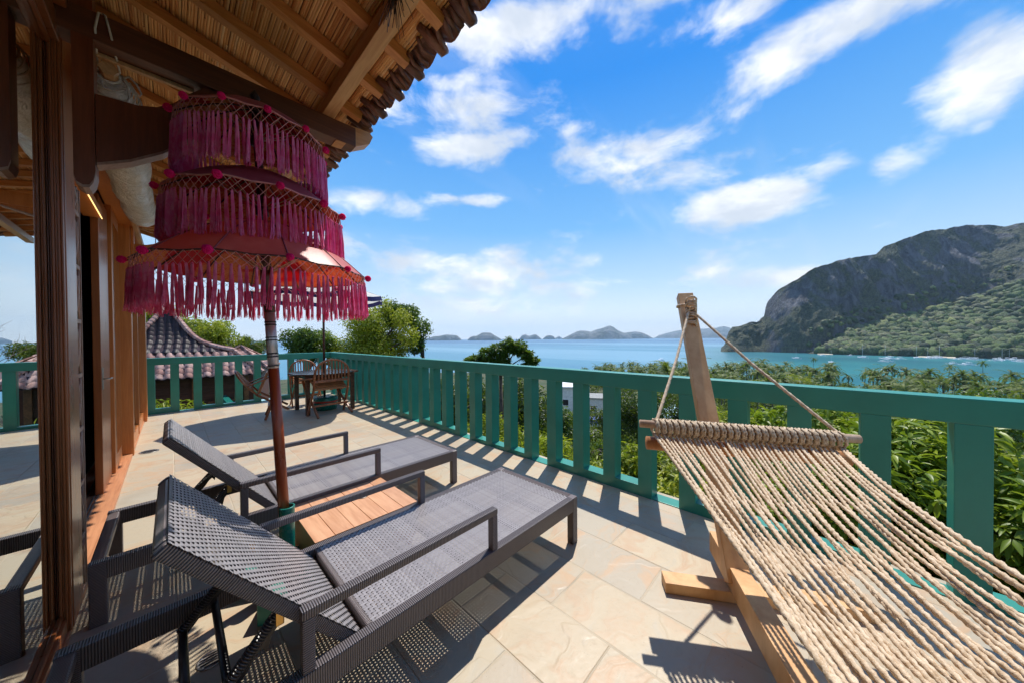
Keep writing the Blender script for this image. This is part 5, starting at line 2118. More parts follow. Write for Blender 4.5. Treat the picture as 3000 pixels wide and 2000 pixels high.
# umbrella-crowned tree in front of the sea
b = base_of(1470, 13.0)
zt = local_top(b, 985, 13.0, 1490)
bl = [((0.15, -0.25, zt - 0.35), (0.36, 0.36, 0.26)), ((0.42, -0.5, zt - 0.45), (0.34, 0.34, 0.25)), ((-0.1, 0.05, zt - 0.55), (0.40, 0.40, 0.28)), ((-0.45, 0.4, zt - 0.7), (0.38, 0.38, 0.24)), ((-0.72, 0.72, zt - 0.95), (0.32, 0.32, 0.2)),
      ((-0.95, 0.95, zt - 1.05), (0.25, 0.25, 0.15)), ((0.1, 0.1, zt - 0.95), (0.35, 0.35, 0.25)), ((-0.3, 0.35, zt - 1.15), (0.4, 0.4, 0.25)), ((0.6, -0.8, zt - 0.75), (0.24, 0.24, 0.16)), ((0.75, -0.95, zt - 0.98), (0.22, 0.22, 0.13)), ((0.55, -0.7, zt - 1.25), (0.20, 0.20, 0.12)), ((0.0, -0.15, zt - 1.2), (0.25, 0.25, 0.2))]
tree('umbrella_tree', 'dark green umbrella-shaped tree standing against the sea above the balustrade', 'tree', b, zt * 0.72, bl, 9, 0.17, 0.055, 'leaf_green', 35, 0.09, whorl=900)
# trees behind the neighbour's roof
b = base_of(600, 22)
zt = local_top(b, 925, 22, 590)
tree('leafy_tree', 'pale yellow-green tree behind the neighbouring tiled roof', 'tree', b, zt * 0.5, blobset(41, (0, 0, zt - 1.7), 1.7, 14, 0.5, 0.9), 8500, 0.22, 0.09, 'leaf_yellow', 41, 0.15)
b = base_of(445, 24)
zt = local_top(b, 885, 24, 445)
tree('leafy_tree', 'yellow-green treetop left of the neighbouring roof peak', 'tree', b, zt * 0.5, blobset(43, (0, 0, zt - 1.4), 1.5, 10, 0.5, 0.8), 5000, 0.2, 0.09, 'leaf_yellow', 43, 0.15)
b = base_of(720, 23)
zt = local_top(b, 945, 23, 715)
tree('feathery_tree', 'wispy olive tree with bare branches right of the neighbouring roof', 'tree', b, zt * 0.5, blobset(47, (0, 0, zt - 1.3), 1.35, 12, 0.22, 0.5, 0.6), 4200, 0.16, 0.05, 'leaf_hill', 47, 0.10)


def bare_tree(label, base, h, seed, spread=1.0):
    t = thing('bare_tree', label, 'tree', base)
    rr = random.Random(seed)
    mb = MB()

    def grow(p, d, L, r, lev):
        pts = [p]
        for i in range(4):
            d = (d + Vector((rr.uniform(-.3, .3), rr.uniform(-.3, .3), rr.uniform(-.12, .2)))).normalized()
            p = p + d * L / 4
            pts.append(p.copy())
        mb.tube(pts, [r * (1 - 0.13 * i) for i in range(5)], 4 if lev > 1 else 6, cap=False)
        if lev < 4:
            for k in range(3 if lev < 3 else 2):
                nd = (d + Vector((rr.uniform(-1, 1) * spread, rr.uniform(-1, 1) * spread, rr.uniform(-.2, .7)))).normalized()
                grow(pts[rr.choice((2, 3, 4))].copy(), nd, L * rr.uniform(0.5, 0.75), r * 0.55, lev + 1)
    grow(Vector((0, 0, -0.3)), Vector((0, 0, 1)), h * 0.45, 0.07, 0)
    mb.build('branches', 'dry_twig', t, fix=False)
    return t


b = base_of(800, 19)
bare_tree('leafless grey twiggy tree in front of the sea, right of the pale trees', b, local_top(b, 950, 19, 800), 3, 0.9)
b = base_of(655, 17)
bare_tree('thin leafless tree with long twigs beside the neighbouring roof', b, local_top(b, 955, 17, 690), 8, 1.1)
b = base_of(150, 14)
bare_tree('leafless tree left of the neighbouring house', (-8.5, 18.0, -2.6), 4.6, 12, 1.1)

# near bushes below the balustrade
def bush(label, x, y, ztop, R, mat, seed, n=9000, ll=0.15, lw=0.045, whorl=0, name='bush', per=9):
    g = ground(x, y)
    h = ztop - g
    nb = 16
    rr = random.Random(seed)
    bl = []
    for i in range(nb):
        a = rr.uniform(0, 2 * PI)
        q = rr.random() ** 0.5 * R
        zz = h - 0.5 - 0.5 * (q / R) ** 2 * R * 0.8 - rr.random() ** 2 * min(h * 0.7, 2.6)
        bl.append(((q * math.cos(a), q * math.sin(a), max(0.4, zz)), rr.uniform(0.4, 0.7) * min(1.0, R * 0.7)))
    bl.append(((0, 0, h - 0.55), 0.55))
    return tree(name, label, 'bush' if name == 'bush' else 'tree', (x, y, g), max(0.5, h * 0.45), bl, per if whorl else n, ll, lw, mat, seed, 0.07, whorl=whorl)


bush('glossy broad-leaved bush seen through the gap right of the hammock bar', 4.75, -0.70, 0.72, 1.15, 'leaf_mango', 61, whorl=4600, ll=0.115, lw=0.034)
bush('bright green bush filling the last gap at the right edge of the balustrade', 4.65, -2.15, 0.80, 1.25, 'leaf_mango', 62, whorl=4600, ll=0.11, lw=0.034)
bush('dense light green bush low behind the right end of the hammock', 3.95, -1.45, -0.45, 0.85, 'leaf_mango', 63, 14000, 0.09, 0.045)
bush('tall leafy bush behind the wide post right of the hammock bar', 5.6, -1.5, 0.9, 1.3, 'leaf_yellow', 68, whorl=1800, ll=0.15, lw=0.045)
bush('yellow-green bush behind the leaning hammock arm', 5.1, 0.95, 0.38, 1.15, 'leaf_yellow', 64, whorl=3600, ll=0.11, lw=0.036)
bush('leafy bush behind the middle of the hammock bar', 5.4, 0.05, 0.62, 1.15, 'leaf_mango', 65, whorl=3600, ll=0.12, lw=0.036)
bush('narrow conical green shrub behind the left end of the hammock bar', 4.6, 1.95, -0.72, 0.55, 'leaf_green', 66, 7000, 0.09, 0.04)
bush('light green shrub at the foot of the balustrade, left of the hammock arm', 4.0, 1.55, -1.15, 0.7, 'leaf_yellow', 67, 6000, 0.11, 0.03)
for i, (x, y, zt_, lb) in enumerate(((5.2, 3.1, -0.85, 'yellow bamboo-like bush below the middle of the balustrade'), (5.5, 4.2, -0.75, 'second yellow bamboo-like bush, nearer the umbrella tree'),
                                     (6.2, 5.4, -0.9, 'yellow-green bush below the umbrella tree'), (4.9, 2.4, -1.2, 'yellow bush just left of the conical shrub'),
                                     (6.5, 7.2, -0.9, 'yellow-green bush near the far end of the long balustrade'))):
    bush(lb, x, y, zt_, 1.0, 'leaf_yellow', 70 + i, 7500, 0.17, 0.035)
for i, (u, dp, v, lb) in enumerate(((1500, 14.5, 1118, 'dark tree mass under the umbrella tree'), (1340, 15, 1110, 'dark green tree seen through the slots left of the umbrella tree'),
                                    (1400, 19, 1095, 'tall dark tree behind the slots near the umbrella tree'), (1610, 17, 1165, 'green treetop right of the umbrella tree'),
                                    (1790, 24, 1185, 'dark green tree above the parked truck'), (1870, 20, 1150, 'dark tree in front of the pale blue roof'),
                                    (1760, 19, 1290, 'mid-green tree below the parked truck'), (1990, 26, 1140, 'round dark tree behind the rope of the hammock'),
                                    (2080, 16, 1240, 'green treetop between the hammock arm and its left rope'), (2330, 20, 1190, 'tree behind the right rope of the hammock'),
                                    (2720, 22, 1150, 'tall green tree behind the broad-leaved bushes at the right'),
                                    (2900, 18, 1160, 'green tree at the far right edge behind the last slot'),
                                    (2560, 20, 1165, 'green treetop right of the end of the hammock bar'),
                                    (2430, 17, 1170, 'green treetop just above the right end of the hammock bar'))):
    b = base_of(u, dp)
    zt = local_top(b, v, dp, u)
    mt = 'leaf_dry' if 'grey-brown' in lb else ('leaf_dark' if 'dark' in lb else 'leaf_green')
    tree('leafy_tree', lb, 'tree', b, zt * 0.5, blobset(90 + i, (0, 0, zt - 1.2), 1.2 + dp * 0.02, 13, 0.5, 0.9), 5200, 0.19, 0.085, mt, 90 + i, 0.12)

# plants in front of the neighbour's wall
for i, (x, y, lb) in enumerate(((0.05, 10.6, 'yellow-green garden shrub beyond the first slots of the far balustrade'), (0.75, 10.9, 'yellow-green shrub in front of the brown wall'), (-1.2, 10.8, 'leafy shrub at the left end of the far balustrade'))):
    g = ground(x, y)
    t = tree('bush', lb, 'bush', (x, y, g), 0.5, blobset(120 + i, (0, 0, -0.62 - g), 0.55, 9, 0.25, 0.45, 0.6), 4200, 0.14, 0.03, 'leaf_yellow', 120 + i, 0.04)

# undergrowth on the slope
rg = np.random.default_rng(77)
VV, FF, off_ = [], [], 0
for i in range(2600):
    a = rg.uniform(-1.0, 2.7)
    d = 5.5 + 130 * rg.random() ** 1.25
    x, y = 1.5 + d * math.cos(a), 3 + d * math.sin(a)
    if -4.9 < x < 3.7 and -3.3 < y < 10.2:
        continue
    if (x + 0.2) ** 2 + (y - 16.5) ** 2 < 36:
        continue
    s = 0.55 + d * 0.018
    g = ground(x, y)
    hh = s * rg.uniform(0.4, 1.3)
    V, F = leaf_cloud([((x, y, g + hh * 0.6), (s, s, hh)), ((x + s * 0.6, y - s * 0.3, g + hh * 0.4), (s * 0.7, s * 0.7, hh * 0.8))], 130, 0.16 + s * 0.22, 0.07 + s * 0.09, int(rg.integers(1e9)), 0.3)
    VV.append(V)
    FF.append(F + off_)
    off_ += len(V)
link('undergrowth', np_mesh('undergrowth', np.concatenate(VV), np.concatenate(FF), 'leaf_hill'), kind='stuff')


# ---- coconut palms
def palm_crown(seed, nf=18):
    rr = random.Random(seed)
    V, F = [], []
    for i in range(nf):
        a = 2 * PI * i / nf * 2.4 + rr.uniform(-.25, .25)
        e0 = rr.uniform(-0.55, 1.2)
        L = rr.uniform(3.4, 4.9)
        ca, sa = math.cos(a), math.sin(a)
        p = Vector((0, 0, 0))
        el_ = e0
        K = 9
        prev = None
        pts = [p.copy()]
        dirs = []
        for k_ in range(K):
            dirv_ = Vector((ca * math.cos(el_), sa * math.cos(el_), math.sin(el_)))
            p = p + dirv_ * (L / K)
            pts.append(p.copy())
            dirs.append(dirv_)
            el_ -= 0.125 + 0.018 * k_
        side = Vector((-sa, ca, 0))
        for k_ in range(1, K + 1):
            for h_ in (0, 0.33, 0.67):
                q = pts[k_ - 1].lerp(pts[k_], h_ + 0.0)
                dd = dirs[k_ - 1]
                f = (k_ - 1 + h_) / K
                ll = 0.88 * math.sin(PI * min(1, 0.18 + 0.82 * f)) ** 0.6 * rr.uniform(0.8, 1.1)
                for s_ in (-1, 1):
                    tip = q + side * s_ * ll * 0.66 + dd * ll * 0.62 + Vector((0, 0, -ll * rr.uniform(0.05, 0.35)))
                    w = dd * 0.11
                    b = len(V)
                    V += [tuple(q - w), tuple(q + w), tuple(tip)]
                    F.append((b, b + 1, b + 2))
        # rachis
        for k_ in range(K):
            b = len(V)
            w = side * 0.035
            V += [tuple(pts[k_] - w), tuple(pts[k_] + w), tuple(pts[k_ + 1])]
            F.append((b, b + 1, b + 2))
    return np_mesh('crown', np.array(V), np.array(F), 'leaf_palm')


PALM = [palm_crown(s) for s in range(5)]


def palm_trunk(seed, h):
    rr = random.Random(seed)
    lx, ly = rr.uniform(-.8, .8), rr.uniform(-.8, .8)
    mb = MB().tube([(0, 0, -0.5), (lx * 0.2, ly * 0.2, h * 0.35), (lx * 0.6, ly * 0.6, h * 0.7), (lx, ly, h)], [0.22, 0.16, 0.14, 0.12], 7)
    return mb.mesh('trunk', 'palm_bark', True), (lx, ly, h)


TR = [palm_trunk(s, h) for s, h in ((1, 9.0), (2, 10.5), (3, 12.0), (4, 13.0), (5, 7.5))]


def palm(x, y, i, label, group=None, zc=None, sc=1.0):
    me, top = TR[i % 5]
    g = ground(x, y)
    k_ = sc
    t = thing('palm_tree', label, 'palm', (x, y, g), rp.uniform(0, 6.28), group)
    if zc is not None:
        k_ = (zc - g) / top[2]
    link('trunk', me, t, scale=(sc, sc, k_))
    link('crown', PALM[(i * 7 + i // 3) % 5], t, (top[0] * sc, top[1] * sc, top[2] * k_), (rp.uniform(-.15, .15), rp.uniform(-.15, .15), rp.uniform(0, 6.28)), sc * rp.uniform(0.9, 1.12))
    return t


rp = random.Random(404)
# palms one can pick out, by where their crown stands in the view
KEY = [(2408, 1128, 128, 'lone dark coconut palm whose crown stands above the rail right of the hammock rope'), (2487, 1100, 175, 'coconut palm crown beside the patch of turquoise water'),
       (2557, 1092, 165, 'coconut palm right of the white boat, against the bay'), (2382, 1050, 300, 'solitary distant palm rising out of the water line'),
       (2612, 1122, 120, 'large coconut palm with wide fronds beside the round yellow-green tree'), (2700, 1105, 160, 'coconut palm in the middle of the right-hand grove'),
       (2776, 1072, 210, 'tall palm breaking the skyline of the right-hand grove'), (2872, 1130, 108, 'big coconut palm with drooping fronds near the right edge'),
       (2940, 1140, 104, 'big coconut palm in front of the grove at the right edge'), (2880, 1063, 230, 'slim tall palm standing before the moored boats'),
       (2268, 1100, 150, 'coconut palm just right of the leaning hammock arm'), (2330, 1085, 185, 'coconut palm behind the right-hand hammock rope')]
for i, (u, v, dp, lb) in enumerate(KEY):
    p = at_depth(u, v, dp)
    palm(p.x, p.y, i, lb, zc=p.z)
made = 0
tries = 0
while made < 250 and tries < 5000:
    tries += 1
    u = rp.uniform(1735, 3180)
    if u < 2080:
        dp = rp.uniform(200, 325)
        hh_ = rp.uniform(6.0, 10.5)
    else:
        dp = 88 + 170 * rp.random() ** 0.9
        hh_ = rp.uniform(8.0, 14.5)
    if 2440 < u < 2530 and dp > 128:
        continue
    p = at_depth(u, 1000, dp)
    g = ground(p.x, p.y)
    if g < SEA + 0.1:
        continue
    side_ = 'left of the leaning hammock arm' if u < 2045 else ('below the headland' if u < 2480 else 'in front of the crowded anchorage')
    palm(p.x, p.y, made, 'coconut palm of the dense grove ' + side_, 'coconut palms of the grove ' + side_, g + hh_, rp.uniform(1.05, 1.35))
    made += 1
for i in range(16):
    u = rp.uniform(1790, 2100)
    dp = rp.uniform(60, 110)
    p = at_depth(u, rp.uniform(1175, 1260), dp)
    palm(p.x, p.y, i, 'palm on the slope seen low through the balustrade slots', 'palms low on the slope')
# low trees among the palms
VV, FF, off_ = [], [], 0
for i in range(620):
    u = rp.uniform(1700, 3250)
    dp = rp.uniform(95, 290) if u > 2080 else rp.uniform(170, 330)
    p = at_depth(u, 1000, dp)
    g = ground(p.x, p.y)
    if g < SEA + 0.2:
        continue
    s = rp.uniform(1.8, 3.6)
    V, F = leaf_cloud([((p.x, p.y, g + s * 0.9), (s * 1.2, s * 1.2, s)), ((p.x + s, p.y, g + s * 0.6), (s, s, s * 0.8))], 210, 1.1, 0.6, i + 9000, 0.4)
    VV.append(V)
    FF.append(F + off_)
    off_ += len(V)
link('grove_understorey', np_mesh('grove_understorey', np.concatenate(VV), np.concatenate(FF), 'leaf_hill'), kind='stuff')
p = at_depth(2330, 1108, 125)
g = ground(p.x, p.y)
tree('leafy_tree', 'round yellow-green tree among the coconut palms', 'tree', (p.x, p.y, g), (p.z - g) * 0.5, blobset(201, (0, 0, p.z - g - 2), 4.2, 14, 1.6, 2.6, 0.5), 6500, 0.6, 0.3, 'leaf_yellow', 201, 0.3)

# ================================================================== BOATS
BOAT = {}


def boat_parts(kind):
    L = 12.0
    hull = MB()
    secs = []
    for s in (-1, -0.85, -0.5, 0, 0.5, 0.8, 1.0):
        w = (1 - abs(s) ** 2.6) * (1.0 if kind == 'bangka' else 1.6) + 0.05
        secs.append((s * L / 2, w, 0.55 + 0.7 * abs(s) ** 2.5))
    for (x, w, zt_) in secs:
        hull.v += [(x, -w * 0.35, -0.4), (x, -w, zt_), (x, w, zt_), (x, w * 0.35, -0.4)]
    for i in range(len(secs) - 1):
        for j in range(3):
            hull.f.append((4 * i + j, 4 * i + j + 1, 4 * i + 5 + j, 4 * i + 4 + j))
    top = MB()
    out = {'hull': hull.mesh('hull', 'white_paint')}
    if kind == 'bangka':
        mb = MB()
        for s in (-1, 1):
            mb.tube([(-5.0, s * 3.4, 0.25), (-3, s * 3.5, -0.05), (3, s * 3.5, -0.05), (5.2, s * 3.4, 0.35)], 0.12, 5)
        for x in (-3, -1, 1, 3):
            mb.tube([(x, -3.5, 0.1), (x, 0, 1.15), (x, 3.5, 0.1)], 0.08, 4)
        out['outrigger'] = mb.mesh('outrigger', 'white_paint')
        mb = MB().box(-2.6, 2.8, -1.0, 1.0, 2.3, 2.42)
        for x in (-2.4, 0, 2.6):
            for s in (-0.9, 0.9):
                mb.box(x - 0.05, x + 0.05, s - 0.05, s + 0.05, 0.6, 2.3)
        out['canopy'] = mb.mesh('canopy', 'white_paint')
    else:
        out['cabin'] = MB().box(-1.8, 2.2, -1.0, 1.0, 0.6, 1.5, 0.15).mesh('cabin', 'white_paint')
        out['mast'] = MB().tube([(0.6, 0, 0.5), (0.6, 0, 14.5)], 0.07, 6).tube([(0.6, 0, 2.0), (-4.2, 0, 2.1)], 0.08, 5).mesh('mast', 'white_paint')
    return out


def boat(kind, u, v, label, rz, sc=1.0, group=None):
    if kind not in BOAT:
        BOAT[kind] = boat_parts(kind)
    p = at_z(u, v, SEA)
    t = thing('outrigger_boat' if kind == 'bangka' else 'sailboat', label, 'boat', (p.x, p.y, SEA), rz, group)
    for nm, me in BOAT[kind].items():
        link(nm, me, t, scale=sc)


def B4(x, y):
    return 2000 + x / 2.352, 980 + y / 2.352


boat('sail', *B4(785, 163), 'white sailboat with a tall mast moored left of the distant lone palm', 1.0, 1.1)
boat('sail', *B4(1025, 192), 'white sailboat moored closest above the palm grove', 0.4, 1.05)
boat('sail', *B4(1243, 158), 'white sailboat with a tall mast in the middle of the bay', 0.7, 1.35)
boat('bangka', *B4(965, 143), 'white outrigger boat near the small beach at the foot of the slope', 0.5, 1.1)
boat('bangka', *B4(1158, 144), 'small white boat close under the forest', 0.2, 1.0)
boat('sail', *B4(1400, 166), 'sailboat beside the large white outrigger in mid-bay', 0.9, 1.3)
boat('bangka', *B4(1430, 166), 'large white outrigger boat anchored in mid-bay', 0.3, 1.7)
boat('bangka', *B4(1405, 184), 'white outrigger boat just below the pair in mid-bay', 0.8, 1.2)
boat('bangka', *B4(1497, 165), 'white boat right of the mid-bay group', 0.3, 1.2)
boat('sail', *B4(1612, 161), 'white sailboat off the rocky shore', 0.2, 1.2)
boat('bangka', *B4(1420, 252), 'big white outrigger boat half hidden behind the palm crowns', 0.55, 1.25)
boat('bangka', *B4(1865, 200), 'small white boat above the right-hand grove', 0.3, 1.0)
boat('bangka', *B4(1965, 206), 'white boat just left of the slim tall palm', 0.3, 1.3)
boat('bangka', *B4(375, 210), 'boat moored off the palms left of the headland', 0.6, 1.0)
boat('bangka', 1938, 1054, 'lone white outrigger boat off the grove, left of the hammock arm', 0.8, 1.25)
rb2 = random.Random(88)
for i in range(26):
    x = rb2.uniform(1690, 2352) if i < 21 else rb2.uniform(1640, 1800)
    y = 154 + (x - 1690) * 0.026 + rb2.uniform(0, 14)
    boat('sail' if rb2.random() < 0.2 else 'bangka', *B4(x, y), 'white boat in the crowded line moored below the forested slope', rb2.uniform(-0.6, 1.4), rb2.uniform(0.8, 1.4), 'white boats moored in a line off the far beach')
# dark boat
p = at_z(*B4(1535, 245), SEA)
t = thing('outrigger_boat', 'dark-hulled boat right of the big white outrigger', 'boat', (p.x, p.y, SEA), 0.4)
bp_ = boat_parts('bangka')
for nm, me in bp_.items():
    me.materials[0] = MATS['interior_dark'] if nm == 'hull' else MATS['steel']
    link(nm, me, t, scale=1.0)

# ================================================================== BUILDINGS
def building(name, label, cat, c, rz, w, d, z0, z1, wall, roofm, wins, roof_t=0.25, over=0.3):
    t = thing(name, label, cat, (c.x, c.y, z0), rz)
    MB().box(-w / 2, w / 2, -d / 2, d / 2, -1.5, z1 - z0).build('wall', wall, t)
    MB().box(-w / 2 - over, w / 2 + over, -d / 2 - over, d / 2 + over, z1 - z0 + 0.003, z1 - z0 + roof_t).build('roof', roofm, t)
    for (xa, xb, za, zb) in wins:
        f = MB().box(xa - 0.08, xb + 0.08, -d / 2 - 0.05, -d / 2 - 0.002, za - 0.08, zb + 0.08).build('window', 'white_paint', t)
        MB().box(xa, xb, -d / 2 - 0.06, -d / 2 - 0.052, za, zb).build('pane', 'interior_dark', f)
    return t


def face(u):
    q = ray(u, 1000)
    return math.atan2(q.y, q.x) - PI / 2


p = at_depth(1672, 1128, 70)
building('white_house', 'white house with a small window seen through the slots', 'house', p, face(1672), 7, 7, p.z - 9, p.z, 'white_wall', 'white_wall', [(-1.6, -0.5, 5.4, 6.6), (1.0, 2.2, 5.4, 6.6), (-1.4, -0.4, 1.8, 2.9)])
p = at_depth(1738, 1160, 76)
building('white_house', 'second white house, lower, right of the first', 'house', p, face(1735), 5, 6, p.z - 6, p.z, 'white_wall', 'concrete', [(-0.6, 0.5, 3.2, 4.4)])
p = at_depth(1952, 1212, 34)
building('flat_roofed_house', 'house with a pale blue flat roof behind the hammock bar', 'house', p, face(1935) + 0.1, 5.2, 8, p.z - 4.5, p.z, 'white_wall', 'pale_blue_roof', [(-1.0, 0.2, 2.0, 3.1)])
# little truck
p = at_depth(1758, 1222, 40)
t = thing('truck', 'white truck with a dark blue load on the road below', 'truck', (p.x, p.y, p.z - 1.3), face(1758) + 0.5)
MB().box(-1.9, 1.0, -0.9, 0.9, 0.45, 0.75, 0.03).build('bed', 'white_paint', t)
MB().box(-1.8, 0.9, -0.8, 0.8, 0.76, 1.35, 0.1).build('load', 'blue_tarp', t)
cbn = MB().prism([(1.05, 0.45), (2.3, 0.45), (2.3, 1.0), (1.95, 1.75), (1.05, 1.8)], 'y', -0.85, 0.85).build('cab', 'white_paint', t)
MB().prism([(2.32, 1.05), (2.0, 1.68), (1.96, 1.68), (2.28, 1.05)], 'y', -0.7, 0.7).build('windscreen', 'interior_dark', t)
for x in (-1.2, 1.7):
    for s in (-0.85, 0.72):
        w = MB().tube([(x, s, 0.35), (x, s + 0.14, 0.35)], 0.35, 14).build('wheel', 'black_metal', t)
# road piece
mb = MB()
for i in range(16):
    u = 1650 + i * 26
    q = at_depth(u, 1000, 30 + 4 * math.sin(i * 0.5) + (i * 0.6))
    dirn = Vector((q.x, q.y, 0)).normalized()
    for w_ in (-2.0, 2.0):
        r_ = q + dirn * w_
        mb.v.append((r_.x, r_.y, ground(q.x, q.y) + 0.35))
for i in range(15):
    mb.f.append((2 * i, 2 * i + 2, 2 * i + 3, 2 * i + 1))
mb.build('road', 'road', kind='structure')

# ---- the neighbour's house with its steep tiled roof
nc = Vector((0.1, 16.1, 0))
rz = R_(-4)
nh = thing('tiled_house', 'neighbouring brown timber house with a steep dark tiled roof and pink tiled eaves', 'house', (nc.x, nc.y, -2.5), rz)
Z0 = 2.5
ap = Vector((-0.2, 0, 2.42 + Z0))


def roof_surface(u, t):
    """u -1..1 across the front face, t 0 apex .. 1 end of steep part .. 2 eave : local point on the front face"""
    if t <= 1:
        hw = 0.06 + 0.80 * t + 0.79 * t ** 7
        z = ap.z - 1.45 * t
    else:
        f = t - 1
        hw = 1.65 + 0.72 * f
        z = ap.z - 1.45 - 0.72 * f
    return Vector((ap.x + u * hw, -hw, z))


def tile_patch(name, mat, t0, t1, ncols0, nrows, parent):
    """each visible tile of the front face is its own bent piece"""
    hw0 = 1.65 if t1 <= 1 else 2.37
    colw = 2 * hw0 / ncols0
    for r in range(nrows):
        ta, tb = t0 + (t1 - t0) * r / nrows, t0 + (t1 - t0) * (r + 1.12) / nrows
        tb = min(tb, t1 + 0.03)
        pa, pb = roof_surface(0, ta), roof_surface(0, min(tb, 2.0))
        hwa = abs(roof_surface(1, ta).x - ap.x)
        for c in range(ncols0):
            xc = -hw0 + colw * (c + 0.5)
            if abs(xc) > hwa + colw * 0.4:
                continue
            mb = MB()
            n = 6
            for (p_, lift) in ((pa, 0.0), (pb, 0.02)):
                for i in range(n + 1):
                    s = i / n
                    mb.v.append((ap.x + xc - colw * 0.54 + colw * 1.08 * s, p_.y, p_.z + lift + 0.030 * math.cos(2 * PI * (s - 0.3)), ) if False else (ap.x + xc - colw * 0.54 + colw * 1.08 * s, p_.y - 0.022 * math.cos(2 * PI * (s - 0.3)), p_.z + lift + 0.022 * math.cos(2 * PI * (s - 0.3))))
            for i in range(n):
                mb.f.append((i, i + 1, n + 2 + i, n + 1 + i))
            # butt edge
            b = len(mb.v)
            for i in range(n + 1):
                v_ = mb.v[n + 1 + i]
                mb.v.append((v_[0], v_[1] + 0.004, v_[2] - 0.03))
            for i in range(n):
                mb.f.append((n + 1 + i, n + 2 + i, b + i + 1, b + i))
            mb.build(name, mat, parent, fix=False, smooth=True)


steep = MB()
for (t0, t1) in ((0, .15), (.15, .3), (.3, .45), (.45, .6), (.6, .8), (.8, 1.0), (1.0, 1.5), (1.5, 2.0)):
    for k_ in range(4):
        m4 = Matrix.Translation(ap) @ Matrix.Rotation(PI / 2 * k_, 4, 'Z') @ Matrix.Translation(-ap)
        vs_ = [m4 @ (roof_surface(s, t_) - Vector((0, 0, 0.03))) for (s, t_) in ((-1, t0), (1, t0), (1, t1), (-1, t1))]
        steep.add(vs_, [(0, 1, 2, 3)])
rf_ = steep.build('roof', 'glazed_tile', nh)
tile_patch('tile', 'glazed_tile', 0.06, 1.0, 16, 10, rf_)
tile_patch('eave_tile', 'pink_tile', 1.0, 2.0, 23, 5, rf_)
# hip caps
for k_ in range(4):
    m4 = Matrix.Translation(ap) @ Matrix.Rotation(PI / 2 * k_, 4, 'Z') @ Matrix.Translation(-ap)
    ts = [i / 15 for i in range(16)] + [1 + i / 9 for i in range(1, 10)]
    for ta, tb in zip(ts[:-1], ts[1:]):
        a_ = m4 @ (roof_surface(-1, ta) + Vector((0, 0, 0.05)))
        b_2 = m4 @ (roof_surface(-1, tb) + Vector((0, 0, 0.05)))
        MB().tube([a_ + (a_ - b_2) * 0.05, b_2 + (b_2 - a_) * 0.12], [0.062, 0.075], 8).build('hip_cap', 'pink_tile' if k_ in (0, 1) else 'eave_tile', rf_)
MB().lathe([(0.02, -0.1), (0.14, 0.0), (0.10, 0.12), (0.03, 0.22), (0.001, 0.30)], 10, tuple(ap)).build('finial', 'glazed_tile', rf_)
wl = MB().box(-2.1, 1.8, -1.85, 1.85, -0.5, ap.z - 2.10).build('wall', 'wall_wood', nh)
for i in range(11):
    zz = 0.05 + 0.24 * i
    MB().box(-2.1, 1.8, -1.872, -1.853, zz, zz + 0.205, 0.004).build('plank', 'wall_wood', nh)
for xx in (-2.05, -0.8, 0.5, 1.75):
    MB().box(xx - 0.06, xx + 0.06, -1.95, -1.88, -0.5, ap.z - 2.12, 0.004).build('post', 'teak', nh)
f = MB().box(0.8, 1.5, -1.91, -1.885, 0.9, 1.9, 0.004).build('window', 'teak', nh)
MB().box(0.86, 1.44, -1.92, -1.912, 0.96, 1.84).build('pane', 'interior_dark', f)
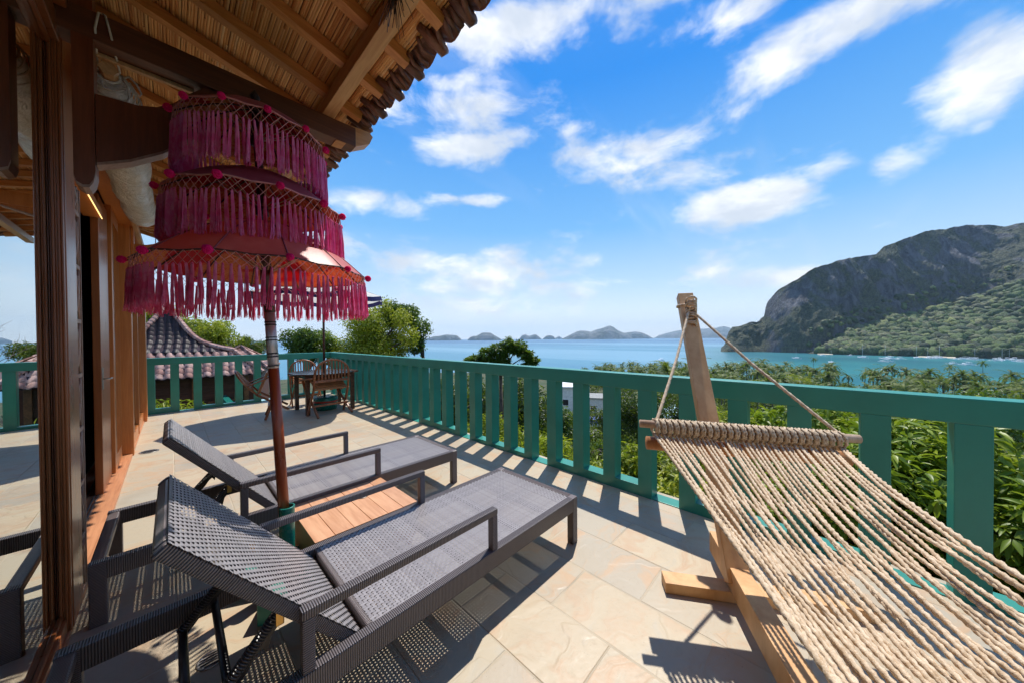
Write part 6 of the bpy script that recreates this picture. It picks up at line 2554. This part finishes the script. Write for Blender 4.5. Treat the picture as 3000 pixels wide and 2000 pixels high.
# little tiled ridge right of it
t = thing('tiled_hut', 'small hut with a little red tiled pyramid roof right of the neighbouring house', 'hut', (at_depth(705, 1000, 17).x, at_depth(705, 1000, 17).y, -2.6), R_(-20))
zz = at_depth(705, 1014, 17).z + 2.6
mb = MB()
NR2 = 5
for k_ in range(4):
    for r in range(NR2):
        w0, w1 = 1.3 * r / NR2 + 0.02, 1.3 * (r + 1.1) / NR2
        z0_, z1_ = zz - 1.0 * (r / NR2), zz - 1.0 * ((r + 1.1) / NR2) + 0.02
        m4 = Matrix.Rotation(PI / 2 * k_, 4, 'Z')
        MB().add([m4 @ Vector(q) for q in ((-w0, -w0, z0_), (w0, -w0, z0_), (w1, -w1, z1_), (-w1, -w1, z1_), (w1, -w1, z1_ - 0.04), (-w1, -w1, z1_ - 0.04))], [(0, 1, 2, 3), (3, 2, 4, 5)]).build('tile_course', 'pink_tile' if r % 2 else 'eave_tile', t)
    a_ = m4 @ Vector((-0.02, -0.02, zz + 0.02))
    b_2 = m4 @ Vector((-1.4, -1.4, zz - 1.05))
    for q in range(8):
        MB().tube([a_.lerp(b_2, q / 8), a_.lerp(b_2, (q + 1.1) / 8)], [0.06, 0.08], 6).build('hip_cap', 'pink_tile' if q % 2 else 'eave_tile', t)
MB().box(-1.0, 1.0, -1.0, 1.0, -0.5, zz - 0.98).build('wall', 'wall_wood', t)
# lower teal terrace wall beyond the far balustrade
t = thing('garden_wall', 'lower teal wall with a pale coping beyond the far balustrade', 'wall', (2.0, 11.6, ground(2.0, 11.6)))
g0 = ground(2.0, 11.6)
MB().box(-0.95, 1.3, -0.08, 0.08, -0.5, -0.42 - g0, 0.004).build('wall_panel', 'teal_pot', t)
MB().box(-1.0, 1.35, -0.12, 0.12, -0.419 - g0, -0.36 - g0, 0.006).build('coping', 'pale_blue_roof', t)
MB().box(-0.95, -0.80, 0.081, 2.5, -0.5, -0.42 - g0, 0.004).build('side_wall', 'teal_pot', t)

# ---- air
hz_m = bpy.data.materials.new('haze')
hz_m.use_nodes = True
hz_m.node_tree.nodes.clear()
ht = NT(hz_m.node_tree)
pv = ht.add('ShaderNodeVolumePrincipled')
pv.inputs['Color'].default_value = (0.55, 0.78, 1.0, 1)
pv.inputs['Density'].default_value = 0.00007
pv.inputs['Anisotropy'].default_value = 0.1
mo = ht.add('ShaderNodeOutputMaterial')
ht.link(pv.outputs[0], mo.inputs['Volume'])
MATS['haze'] = hz_m
HZT = 420.0
HZ = MB().box(-10000, 10000, -10000, 10000, -62, HZT).build('haze', 'haze', kind='stuff')
